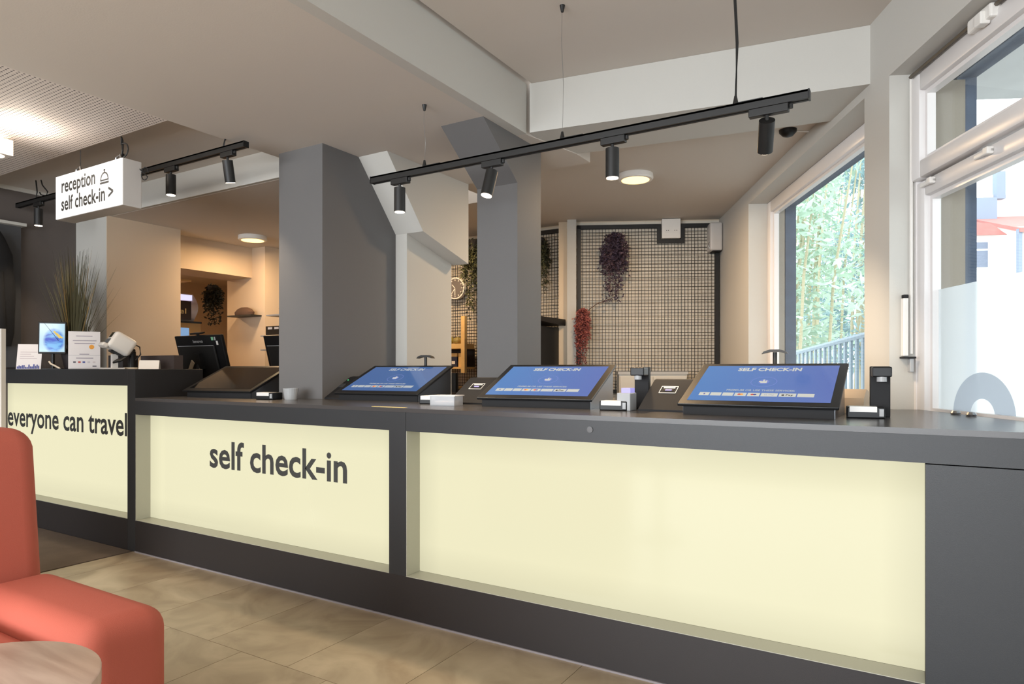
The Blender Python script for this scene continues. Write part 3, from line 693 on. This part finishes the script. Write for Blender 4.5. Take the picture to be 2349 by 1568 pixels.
G_ = bpy.data.objects

# hanging backlit sign
t = thing('hanging_sign', 'white backlit box sign reading reception and self check-in', 'sign', (-4.15, 2.05, 2.04))
G().box(-.37, .37, .004, .11, 0, .265, bevel=.003).obj('sign_case', mat('sign_case_metal', (196, 190, 184), .4), t)
box('light_face', signm, -.367, .367, 0, .004, .003, .262, t)
lettering('reception', ink, t, (-.295, 0, .158), (1, 0, 0), (0, 0, 1), .385, .08, .022)
lettering('self check-in >', ink, t, (-.298, 0, .048), (1, 0, 0), (0, 0, 1), .58, .08, .022)
g = G(); n = 18
for i in range(n):
    a0, a1 = PI * i / n, PI * (i + 1) / n; P = lambda r, a: (.19 + r * math.cos(a), -.002, .168 + r * math.sin(a))
    g.poly(P(.033, a0), P(.043, a0), P(.043, a1), P(.033, a1))
g.box(.147, .233, -.003, -.001, .160, .168).box(.145, .235, -.003, -.001, .143, .154).box(.187, .193, -.003, -.001, .205, .222).box(.182, .198, -.003, -.001, .218, .225)
g.obj('bell_mark', ink, t)
for x in (-.2, .24): G().tube([(x - .03, .05, .265), (x - .02, .05, .30), (x + .02, .05, .31), (x + .03, .05, .27)], .006).obj('hook', chrome, t)
G().tube([(.25, .06, .268), (.255, .065, .34), (.245, .07, .40), (.235, .07, .418)], .006).obj('hanger_cable', cable, t)
G().tube([(-.2, .06, .3), (-.2, .06, .42)], .002).obj('hanger_cable', cable, t)
G().tube([(.29 + .05 * math.cos(a), .05, .33 + .04 * math.sin(a)) for a in [k * .4 for k in range(-4, 6)]] + [(.27, .05, .40), (.25, .06, .418)], .004).obj('cable_loop', cable, t)
G().tube([(.42 + .035 * math.cos(a), .1, .19 + .035 * math.sin(a)) for a in [k * .35 for k in range(0, 17)]] + [(.36, .1, .23)], .003).obj('cable_loop', cable, t)

# ------------------------------------------------------------------ track lights
def spot_lamp(x, y, zr, tilt, label, watts, n, on=True, aim=None, sc=1.0, grp='black cylinder spots on the long rail'):
    t = thing('track_spotlight', label, 'spotlight', (x, y, zr), 0, grp)
    G().box(-.05 * sc, .06 * sc, -.016, .016, -.03, 0, bevel=.003).cyl((.065 * sc, 0, -.02), (.065 * sc, 0, -.005), .008, n=10).obj('adapter', matteblack, t)
    G().cyl((0, 0, -.06), (0, 0, -.03), .007, n=10).obj('stem', matteblack, t)
    d = Vector(tilt).normalized(); top = Vector((0, 0, -.058)) - d * .01
    b = G().cyl(top, top + d * .125, .029, n=24).obj('lamp_body', matteblack, t, smooth=True)
    G().cyl(top + d * .1252, top + d * .127, .0255, n=24).obj('lens', lensm if on else greypl, t)
    if on and watts:
        l = bpy.data.lights.new('spot_beam', 'SPOT'); l.energy = watts; l.color = (1, .80, .58); l.spot_size = math.radians(88); l.spot_blend = 1.0; l.shadow_soft_size = .025
        o = bpy.data.objects.new('spot_beam', l); COL.objects.link(o); o.parent = t; o.location = top + d * .14
        o.rotation_euler = d.to_track_quat('-Z', 'Y').to_euler()
    return t
rl = thing('light_track', 'long black light track hung on wires above the self check-in counter', 'light track', (-1.405, 2.655, 2.145))
G().box(-1.07, 1.07, -.017, -.006, -.033, 0).box(-1.07, 1.07, .006, .017, -.033, 0).box(-1.07, 1.07, -.017, .017, -.008, 0).obj('rail', matteblack, rl)
for x in (-1.075, 1.07): box('end_cap', black, x, x + .006, -.018, .018, -.034, .001, rl)
for x, top, r in ((-.72, 2.461, .0012), (.06, 2.743, .0012), (.81, 2.743, .006)):
    zz = top - 2.145
    G().tube([(x, 0, .0), (x + .006, 0, zz * .4), (x - .004, 0, zz * .75), (x, 0, zz)], r).obj('suspension_wire' if r < .003 else 'power_cable', chrome if r < .003 else cable, rl)
    G().cyl((x, 0, zz - .03), (x, 0, zz), .006, .012, n=12).obj('ceiling_cap', matteblack, rl)
    G().cyl((x, 0, 0), (x, 0, .035), .012, .005, n=12).box(x, x + .10, -.004, .004, .002, .008).obj('hanger', matteblack, rl)
spot_lamp(-2.288, 2.655, 2.112, (0, 0, -1), 'lit black spotlight at left end of the long track', 30, 0)
spot_lamp(-1.72, 2.655, 2.112, (-.10, -.25, -1), 'black spotlight tilted towards the lobby, before the haunched column', 30, 1)
spot_lamp(-1.106, 2.655, 2.112, (0, 0, -1), 'lit spotlight hanging straight down near the round ceiling lamp', 30, 2)
spot_lamp(-.48, 2.655, 2.112, (-.20, .745, -.8), 'black spotlight tilted away towards the back at right end of track', 130, 3, sc=1.3)
rl = thing('light_track', 'shorter black light track over the reception desk behind the box sign', 'light track', (-4.6, 2.45, 2.415))
G().box(-1.38, 1.35, -.017, -.006, -.033, 0).box(-1.38, 1.35, .006, .017, -.033, 0).box(-1.38, 1.35, -.017, .017, -.008, 0).obj('rail', matteblack, rl)
for x in (-1.386, 1.35): box('end_cap', black, x, x + .006, -.018, .018, -.034, .001, rl)
for x in (-1.1, .1, 1.15): G().tube([(x, 0, 0), (x + .02, 0, .05), (x, 0, .14)], .005).obj('hanger_cable', cable, rl)
G().tube([(-1.02, 0, .13), (-1.0, 0, .09), (-.92, 0, .03), (-.94, 0, .0), (-1.02, 0, .02), (-1.04, 0, .04)], .005).obj('cable_loop', cable, rl)
g2 = 'black cylinder spots on the reception track'
spot_lamp(-3.967, 2.45, 2.382, (0, 0, -1), 'lit spotlight on the short track just right of the box sign', 22, 4, grp=g2)
spot_lamp(-3.41, 2.45, 2.382, (-.12, .25, -1), 'black spotlight at right end of the short track by grey column', 22, 5, grp=g2)
spot_lamp(-5.66, 2.45, 2.382, (0, 0, -1), 'lit spotlight at left end of the short track before dark wall', 22, 6, grp=g2)
# round warm ceiling lamps; two unseen ones added to brighten shelf and alcove
for x, y, z, lab, wt in ((-1.73, 4.58, 2.53, 'round warm ceiling lamp above the mesh panels', 28), (-5.27, 4.05, 2.362, 'round warm ceiling lamp in the office behind reception', 15),
                     (-3.9, 5.0, 2.53, 'added unseen warm lamp over the pine shelf, behind white haunched pillar', 22), (-7.2, 3.6, 2.3, 'added unseen warm lamp inside the office alcove', 24)):
    t = thing('ceiling_lamp', lab, 'ceiling lamp', (x, y, z), 0, 'round warm ceiling lamps')
    G().lathe([(.125, 0), (.128, -.03), (.12, -.04), (.1, -.041)], n=40).obj('lamp_ring', whitepl, t, smooth=True)
    G().lathe([(.1, -.0405), (.099, -.0425)], n=40).obj('diffuser', warmm, t)
    l = bpy.data.lights.new('lamp_glow', 'AREA'); l.shape = 'DISK'; l.size = .2; l.energy = wt; l.color = (1, .68, .38)
    o = bpy.data.objects.new('lamp_glow', l); COL.objects.link(o); o.parent = t; o.location = (0, 0, -.05)
# square surface lamp at the left
t = thing('square_lamp', 'pale square surface lamp under the perforated ceiling', 'ceiling lamp', (-4.50, 1.72, 2.461))
g = G().box(-.07, .07, -.07, .07, -.115, -.025, bevel=.002).cyl((0, 0, -.026), (0, 0, 0), .03).obj('lamp_body', mat('pale_lamp_metal', (206, 198, 190), .4), t)
G().cyl((0, 0, -.1165), (0, 0, -.1152), .05, n=24).obj('lens', lensm, t)
G().cyl((.0, .0, -.0249), (0, 0, -.0239), .05, n=24).obj('lens', lensm, t)
l = bpy.data.lights.new('lamp_up_glow', 'POINT'); l.energy = 6; l.color = (1, .88, .74); l.shadow_soft_size = .05
o = bpy.data.objects.new('lamp_up_glow', l); COL.objects.link(o); o.parent = t; o.location = (.30, 0, -.11)
l = bpy.data.lights.new('lamp_down_glow', 'SPOT'); l.energy = 30; l.color = (1, .86, .70); l.spot_size = 1.4; l.spot_blend = .6; l.shadow_soft_size = .04
o = bpy.data.objects.new('lamp_down_glow', l); COL.objects.link(o); o.parent = t; o.location = (0, 0, -.13)
# dome camera and clip under the back ceiling
t = thing('dome_camera', 'small black dome camera under the back ceiling near far window', 'camera', (-.64, 4.19, 2.53))
G().lathe([(.05, 0), (.048, -.015), (.03, -.035), (.01, -.042)], n=20).obj('dome', black, t, smooth=True)
G().tube([(.04, .04, -.002), (.13, .1, -.006), (.16, .13, -.002)], .004).obj('cable', whitepl, t)

# ------------------------------------------------------------------ mesh wall panels
def mesh_panel(name, label, M, x0, x1, z0, z1, notch=None, bars='tlr'):
    t = thing(name, label, 'mesh panel', M.translation, M.to_euler().z, 'black wire mesh wall panels')
    f = .035
    def B(nm, a, b, c, d, y0=-.02, y1=.01): box(nm, matteblack, a, b, y0, y1, c, d, t)
    if notch:
        n0, n1, nz = notch
        B('frame_bar', x0, n0, z1 - f, z1); B('frame_bar', n1, x1, z1 - f, z1); B('frame_bar', n0 - f, n0, nz, z1 - f); B('frame_bar', n1, n1 + f, nz, z1 - f); B('frame_bar', n0 - f, n1 + f, nz - f, nz)
    else: B('frame_bar', x0, x1, z1 - f, z1)
    if 'l' in bars: B('frame_bar', x0, x0 + f, z0, z1)
    if 'r' in bars: B('frame_bar', x1 - f, x1, z0, z1)
    B('frame_bar', x0, x1, z0, z0 + f)
    sp = .0305; r = .0022
    x = x0 + f + sp * .6
    mv = None; mh = None
    while x < x1 - .01:
        top = z1
        if notch and notch[0] - .02 < x < notch[1] + .02: top = notch[2] - .01
        box('wire', matteblack, x - r, x + r, -.008, -.004, z0, top, t); x += sp
    z = z0 + f + sp * .6
    while z < z1 - .03:
        if notch and z > notch[2] - f: 
            box('wire', matteblack, x0, notch[0], -.004, 0, z - r, z + r, t); box('wire', matteblack, notch[1], x1, -.004, 0, z - r, z + r, t)
        else: box('wire', matteblack, x0, x1, -.004, 0, z - r, z + r, t)
        z += sp
    return t
Mb = WM @ Matrix.Translation((0, 6.225, 0))
mesh_panel('wire_mesh_panel', 'wide black wire mesh panel beside the window wall', Mb, -1.325, -.012, .9, 2.485, notch=(-.545, -.365, 2.34))
mesh_panel('wire_mesh_panel', 'black wire mesh panel partly hidden by the haunched column', Matrix.Translation((0, 5.76, 0)), -4.7, -2.835, .9, 2.485)
# socket box in the notch, speaker in the corner
t = thing('socket_box', 'white double socket box set into top of the mesh panel', 'socket', w(-.455, 6.20, 2.35), WA)
G().box(-.085, .085, -.03, .04, -.005, .175, bevel=.004).obj('box_body', whitepl, t)
for x in (-.035, .04):
    s = G().cyl((x, -.034, .065), (x, -.03, .065), .028, n=20).obj('socket', whitepl, t)
    for dx in (-.009, .009): G().cyl((x + dx, -.0345, .065), (x + dx, -.0335, .065), .004, n=8).obj('socket_hole', black, s)
t = thing('wall_speaker', 'rounded white wall speaker in the corner above mesh panel', 'speaker', w(-.065, 6.14, 2.21), WA)
G().box(-.055, .06, -.05, .1, 0, .26, bevel=.02, seg=4).obj('speaker_case', mat('pale_speaker', (196, 192, 188), .45), t, smooth=True)
G().tube([(-.056, -.03, .09), (-.066, -.03, .05), (-.05, -.03, .015)], .004).obj('bracket', chrome, t)
box('bottom_cap', dkplastic, -.03, .05, -.045, .09, -.004, 0, t)

# ------------------------------------------------------------------ hanging plants
def hanging_plant(label, loc, wd, h, cols, n, leaf, pot=True, wall_dy=.0, strands=16, cat='plant', up=.02):
    t = thing('hanging_plant', label, cat, loc, 0, 'artificial hanging plants')
    if pot: G().lathe([(.04, -.10), (.06, 0), (.05, 0), (.035, -.09)], n=16).obj('pot', mat('dark_plant_pot', (36, 32, 34), .7), t)
    for ci, c in enumerate(cols):
        g = G(); m = mat('leaf_tint', c, .7, var=.3, vscale=20)
        for k in range(strands):
            a = random.uniform(0, 2 * PI); r = wd / 2 * random.uniform(.25, 1); ln = h * (random.uniform(.3, .62) if k % 5 else random.uniform(.8, 1))
            ex, ey = math.cos(a) * r, math.sin(a) * r * .55
            for q in range(n):
                u = random.random() ** 1.25; k2 = min(1, u * 3)
                p = Vector((ex * k2 + random.gauss(0, .012), ey * k2 + random.gauss(0, .012), up * math.sin(min(1, u * 3) * PI) - ln * u))
                a3 = Vector((random.gauss(0, 1), random.gauss(0, 1), random.gauss(-.6, .6))).normalized(); b3 = a3.orthogonal().normalized(); b3.rotate(Matrix.Rotation(random.uniform(0, 6.28), 3, a3))
                s = leaf * random.uniform(.6, 1.2)
                g.poly(p, p + a3 * s + b3 * s * .5, p + a3 * s * 2, p + a3 * s - b3 * s * .5)
        g.obj('foliage', m, t, kind='stuff')
    return t
random.seed(21)
pp = w(-.99, 6.10, 2.36)
hanging_plant('dark purple hanging plant on the wide mesh panel', pp, .26, .64, [(58, 46, 62), (78, 60, 68)], 75, .016, pot=False, strands=26, up=.05)
pp = w(-1.275, 6.08, 1.68)
hanging_plant('coral red hanging amaranth beside the white wall post', pp, .13, .62, [(118, 58, 54), (142, 78, 70)], 90, .012, pot=False, strands=22)
tag(G().tube([w(-1.22, 6.14, 1.68), w(-1.14, 6.16, 1.74), w(-1.0, 6.17, 1.79)], .004).obj('dry_twig', brown), 'thin dark twig bridging red and purple plants', 'twig')
hanging_plant('green hanging plant left of the haunched column beside clock', (-3.86, 5.62, 2.44), .34, .78, [(48, 52, 34), (74, 76, 48)], 60, .018, strands=28)
hanging_plant('green hanging plant just right of the haunched column', (-3.14, 5.69, 2.40), .24, .56, [(46, 50, 34), (70, 72, 46)], 55, .017, strands=20)
hanging_plant('dark ivy hanging in the office opening', (-6.75, 4.66, 2.06), .26, .46, [(34, 36, 24), (52, 50, 32)], 50, .02, strands=20)
# ------------------------------------------------------------------ shelf and things on the far wall
t = thing('wall_clock', 'round grey wall clock with white marks on mesh panel', 'clock', (-4.15, 5.70, 1.98))
G().cyl((0, 0, 0), (0, .04, 0), .115, n=36).obj('rim', whitepl, t, smooth=True); G().cyl((0, -.002, 0), (0, .0, 0), .102, n=36).obj('dial', mat('clock_grey', (104, 98, 96), .6), t)
for k in range(12):
    a = k * PI / 6; G().box(-.004, .004, -.004, -.002, .078, .095, M=Matrix.Rotation(a, 4, 'Y')).obj('hour_mark', whitepl, t)
for a, l in ((-.75, .055), (3.8, .08), (3.14, .075)): G().box(-.004, .004, -.006, -.004, 0, l, M=Matrix.Rotation(a, 4, 'Y')).obj('hand', whitepl, t)
t = thing('pine_shelf', 'pale pine shelf unit left of the haunched column', 'shelf', (-4.2, 5.58, 0))
for x in (-.42, .295): box('post', wood, x, x + .045, -.12, -.08, 1.09, 1.66, t)
box('shelf_board', wood, -.42, .295, -.12, .12, 1.335, 1.385, t); box('shelf_board', wood, -.42, .295, -.12, .12, 1.13, 1.15, t)
box('back_board', mat('dark_shelf_back', (60, 54, 52), .8), -.42, .295, .12, .13, 1.15, 1.335, t)
for x, sz, c, lab in ((-4.125, .068, (150, 140, 60), 'larger olive green gourd on upper pine shelf'), (-3.995, .05, (130, 116, 62), 'small striped gourd on upper pine shelf, in the middle'), (-3.92, .03, (226, 104, 50), 'small orange gourd against post of pine shelf')):
    t = thing('gourd', lab, 'gourd', (x, 5.53, 1.385), 0, 'gourds on the pine shelf')
    g = G(); N = 20; prof = [(.25, .0), (.8, .12), (1, .5), (.9, .95), (.5, 1.3), (.12, 1.36)]
    rings = [[g.bm.verts.new((r * sz * (1 + .08 * math.cos(6 * 2 * PI * q / N)) * math.cos(2 * PI * q / N), r * sz * (1 + .08 * math.cos(6 * 2 * PI * q / N)) * math.sin(2 * PI * q / N), z * sz)) for q in range(N)] for r, z in prof]
    for a, bq in zip(rings, rings[1:]):
        for q in range(N): g.bm.faces.new((a[q], a[(q + 1) % N], bq[(q + 1) % N], bq[q]))
    g.bm.faces.new(rings[-1]); g.bm.faces.new(rings[0][::-1])
    g.obj('body', mat('gourd_skin', c, .5, var=.25, vscale=25), t, smooth=True)
    G().tube([(0, 0, sz * 1.33), (.004, 0, sz * 1.6)], .005).obj('stem', barkm, t)
for x, wd, m, lab in ((-4.17, .045, paper, 'pale paper bag at left of lower pine shelf'), (-4.10, .05, bluem, 'narrow navy tin on lower pine shelf'), (-4.02, .085, mat('navy_tin', (38, 42, 66), .4), 'wide navy tin with wooden lid on lower pine shelf'), (-3.935, .05, wood, 'small wooden block on lower pine shelf beside post')):
    t = thing('storage_tin', lab, 'tin', (x, 5.53, 1.15), 0, 'tins on the lower pine shelf')
    G().box(-wd / 2, wd / 2, -.04, .04, 0, .105, bevel=.004).obj('tin_body', m, t); G().box(-wd / 2 + .001, wd / 2 - .001, -.039, .039, .105, .14, bevel=.004).obj('lid', wood if m != paper else paper, t)
    if wd > .08: G().box(-.02, .02, -.041, -.04, .03, .06).obj('emblem', whitepl, t)
t = thing('side_cabinet', 'low dark wooden cabinet under the pine shelf', 'cabinet', (-4.1, 5.5, 0))
box('body', mat('walnut', (92, 66, 46), .5, var=.15), -.35, .14, -.15, .2, 0, .93, t); box('cabinet_top', wood, -.36, .15, -.16, .21, .93, .95, t)
for x, h, m, lab in ((-4.13, .06, wood, 'small wooden bottle on the dark cabinet'), (-4.06, .05, brown, 'small brown jar on the dark cabinet'), (-3.99, .12, mat('orange_box', (196, 100, 50), .6), 'slim orange box on the dark cabinet')):
    tag(G().lathe([(.02, 0), (.02, h * .7), (.01, h * .85), (.01, h)], (x, 5.42, .95), 12).obj('bottle', m), lab, 'bottle')
t = thing('alarm_speaker', 'black round faced speaker with bright dial beside haunched column', 'speaker', (-3.90, 5.3, .90))
G().cyl((0, 0, 0), (0, .0, .19), .065, n=20).obj('body', black, t); G().cyl((0, -.068, .13), (0, -.06, .13), .035, n=20).obj('dial', mat('pale_dial', (200, 220, 224), .3, emit=(200, 225, 230), estr=.5), t)
tag(box('support_block', cplinth, -4.0, -3.8, 5.22, 5.33, 0, .90), 'dark block carrying the round faced speaker', 'block')
t = thing('storage_bin', 'tall black storage cabinet with overhanging lid by the mesh panel', 'cabinet', (-3.2, 5.45, 0))
box('body', black, -.3, .29, -.2, .22, 0, 1.52, t); box('drawer_front', matteblack, -.28, .27, -.21, -.2, 1.2, 1.5, t)
G().profile([(-.28, 1.56), (.24, 1.54), (.24, 1.60), (-.28, 1.60)], -.32, .35).obj('lid', matteblack, t)
t = thing('white_cupboard', 'low white cupboard before the wide mesh panel', 'cabinet', w(-.66, 6.0, 0), WA)
box('body', white, -.30, .29, -.15, .15, 0, 1.08, t); box('top', greypl, -.31, .30, -.16, .16, 1.08, 1.105, t); box('door', white, -.29, -.01, -.165, -.15, .05, 1.06, t); box('door', white, .0, .28, -.165, -.15, .05, 1.06, t)
# office wall: shelf with felt hat, twigs, small shelf and boxes
t = thing('wall_shelf', 'small dark wall shelf on the warm office wall', 'shelf', (-5.83, 4.45, 1.66))
box('board', matteblack, -.19, .18, -.13, 0, 0, .014, t)
tag(G().lathe([(.13, 0), (.135, .03), (.10, .06), (.05, .078), (.01, .08)], (-5.82, 4.375, 1.674), 24, sy=.45).obj('felt_hat', brown, None, True), 'brown felt cap lying on the small wall shelf', 'hat')
t = thing('twig_vase', 'vase of dry twigs beside the grey column in the office', 'vase', (-4.75, 5.2, 0))
G().lathe([(.09, 0), (.12, .3), (.07, 1.2), (.08, 1.5)], n=16).obj('vase', greypl, t)
for dx, dz in ((-.62, .28), (-.55, .2), (-.5, .75), (-.45, .9), (-.42, .95), (-.58, .05), (-.6, .38)):
    G().tube([(0, 0, 1.45), (dx * .5, 0, 1.45 + dz * .6), (dx, 0, 1.45 + dz)], [.004, .003, .0015], 5).obj('twig', brown, t)
t = thing('office_shelving', 'narrow shelving with dark boxes half behind the grey column', 'shelf', (-5.05, 4.22, 0))
for z, x in ((1.0, -.2), (1.30, -.2), (1.43, -.2), (1.62, -.12)): box('shelf_board', greypl, x, .5, -.1, .1, z, z + .012, t)
for x in (.3, .48): box('post', greypl, x, x + .02, -.1, .1, 0, 1.63, t)
t = thing('label_box', 'black box with two pale labels on office shelving', 'box', (-5.0, 4.22, 1.442))
box('box_body', black, -.2, .15, -.08, .08, 0, .085, t)
for x in (-.17, -.08, .01): box('label', paper, x, x + .06, -.081, -.08, .055, .075, t)
bpy.data.objects['twig_vase'].location = (-4.80, 4.47, 0)
tag(box('file_case', black, -5.12, -4.85, 4.15, 4.3, 1.312, 1.395), 'dark case on the middle office shelf', 'box')
# drinks machine in the alcove
t = thing('drinks_machine', 'drinks machine with lit curved canopy in the office alcove', 'machine', (-7.1, 4.3, 0))
box('body', mat('orange_brown_metal', (190, 150, 90), .5), -.25, .2, -.45, .31, 0, 1.64, t); box('screen', mat('machine_screen', (20, 30, 40), .2, emit=(150, 190, 235), estr=.7), .2, .203, -.4, .17, 1.42, 1.585, t)
box('trim_band', matteblack, -.26, .21, -.46, .32, 1.64, 1.66, t)
N = 10; pr = [(-.26, 1.66)] + [(.12 + .1 * math.sin(PI * k / N), 1.66 + .31 * k / N) for k in range(N + 1)] + [(-.26, 1.97)]
T = Matrix(((1, 0, 0, 0), (0, 0, -1, 0), (0, 1, 0, 0), (0, 0, 0, 1)))
c = G().prism(pr, (-.27, .45), T).obj('canopy', mat('canopy_shell', (226, 214, 214), .4), t)
box('light_strip', mat('cool_strip', (200, 200, 240), .4, emit=(220, 220, 255), estr=1.0), .2, .215, -.44, .20, 1.89, 1.95, t)
box('front_board', mat('chocolate_panel', (62, 44, 38), .5), .2, .228, -.44, .18, 1.675, 1.88, t)
lettering('can travel', mat('cream_letters', (244, 220, 160), .5), t, (.229, -.4, 1.74), (0, 1, 0), (0, 0, 1), .52, .055, .01)
box('alcove_shelf', wood, -.2, .2, -.3, .2, 2.1, 2.12, t)

# ------------------------------------------------------------------ dark wall things at far left
t = thing('coat_niche', 'dark coat rail niche on charcoal wall at left edge', 'cabinet', (-6.04, 2.2, 0))
box('back_board', mat('niche_board', (70, 70, 72), .7), -.004, .04, -.55, .275, 1.14, 2.24, t); box('ledge', white, -.004, .1, -.55, .29, 2.24, 2.262, t)
t = thing('coat', 'long black coat hanging on the dark niche', 'coat', (-5.93, 2.28, 1.3))
g = G(); prof = [(.10, .0), (.12, .1), (.13, .4), (.11, .7), (.06, .82), (.03, .87)]
g.lathe(prof, n=18, sx=.45, sy=1.0).obj('coat_body', mat('black_cloth', (22, 21, 22), .9, bump=.3, bscale=30), t, smooth=True)
G().lathe([(.02, 0), (.05, .05), (.04, .25), (.03, .5)], (0.05, .0, .06), 12, sx=.5).obj('sleeve', mat('black_cloth_b', (28, 27, 28), .9), t, smooth=True)
G().tube([(-.06, 0, .9), (0, 0, .9), (0.0, 0, .86)], .006).obj('hook', chrome, t)
t = thing('display_stand', 'grey topped white display stand cut off by the left edge', 'stand', tuple((CAM_FWD * 3.2 - CAM_RIGHT * 2.60)[:2]) + (0,), .55)
box('screen_panel', mat('grey_stand_panel', (112, 114, 116), .5), -.40, .115, -.02, .02, 1.03, 2.17, t); box('column', whitepl, -.40, .13, .021, .05, 0, 1.32, t); box('foot', whitepl, -.4, .2, -.15, .2, 0, .02, t)
box('lower_panel', whitepl, -.40, .115, -.02, .02, .02, 1.03, t)
tag(box('entrance_mat', matm, -5.95, -4.135, .3, 2.30, -.004, .004), 'dark brown entrance mat in front of reception desk', 'mat')

# ------------------------------------------------------------------ seating
ch = thing('lounge_chair', 'coral upholstered lounge chair with high back and wide arm', 'chair', (-2.0, .5, 0))
def soft(name, x0, x1, y0, y1, z0, z1, bev, lean=0, parent=ch):
    g = G().box(x0, x1, y0, y1, z0, z1, bevel=bev, seg=6)
    if lean:
        for v in g.bm.verts:
            h = max(0, v.co.z - .5); v.co.x -= lean * h; v.co.y -= (v.co.y - .1) * .2 * h * h * 2
    return g.obj(name, coral, parent, smooth=True)
soft('backrest', -.55, -.284, -.25, .535, .06, .942, .06, .10)
soft('arm', -.281, .345, .31, .53, .05, .512, .06)
soft('seat', -.281, .27, -.25, .298, .05, .462, .05)
box('plinth', black, -.5, .28, -.22, .45, 0, .05, ch)
tb = thing('side_table', 'small round table with pale wood grain top before coral chair', 'table', (-1.458, .491, 0))
G().lathe([(.222, .515), (.2295, .52), (.2295, .548), (.227, .55)], n=72).obj('table_top', grain, tb, smooth=True)
G().cyl((0, 0, .012), (0, 0, .515), .025, n=20).obj('stem', matteblack, tb); G().lathe([(.16, 0), (.16, .008), (.03, .014)], n=36).obj('base', matteblack, tb)
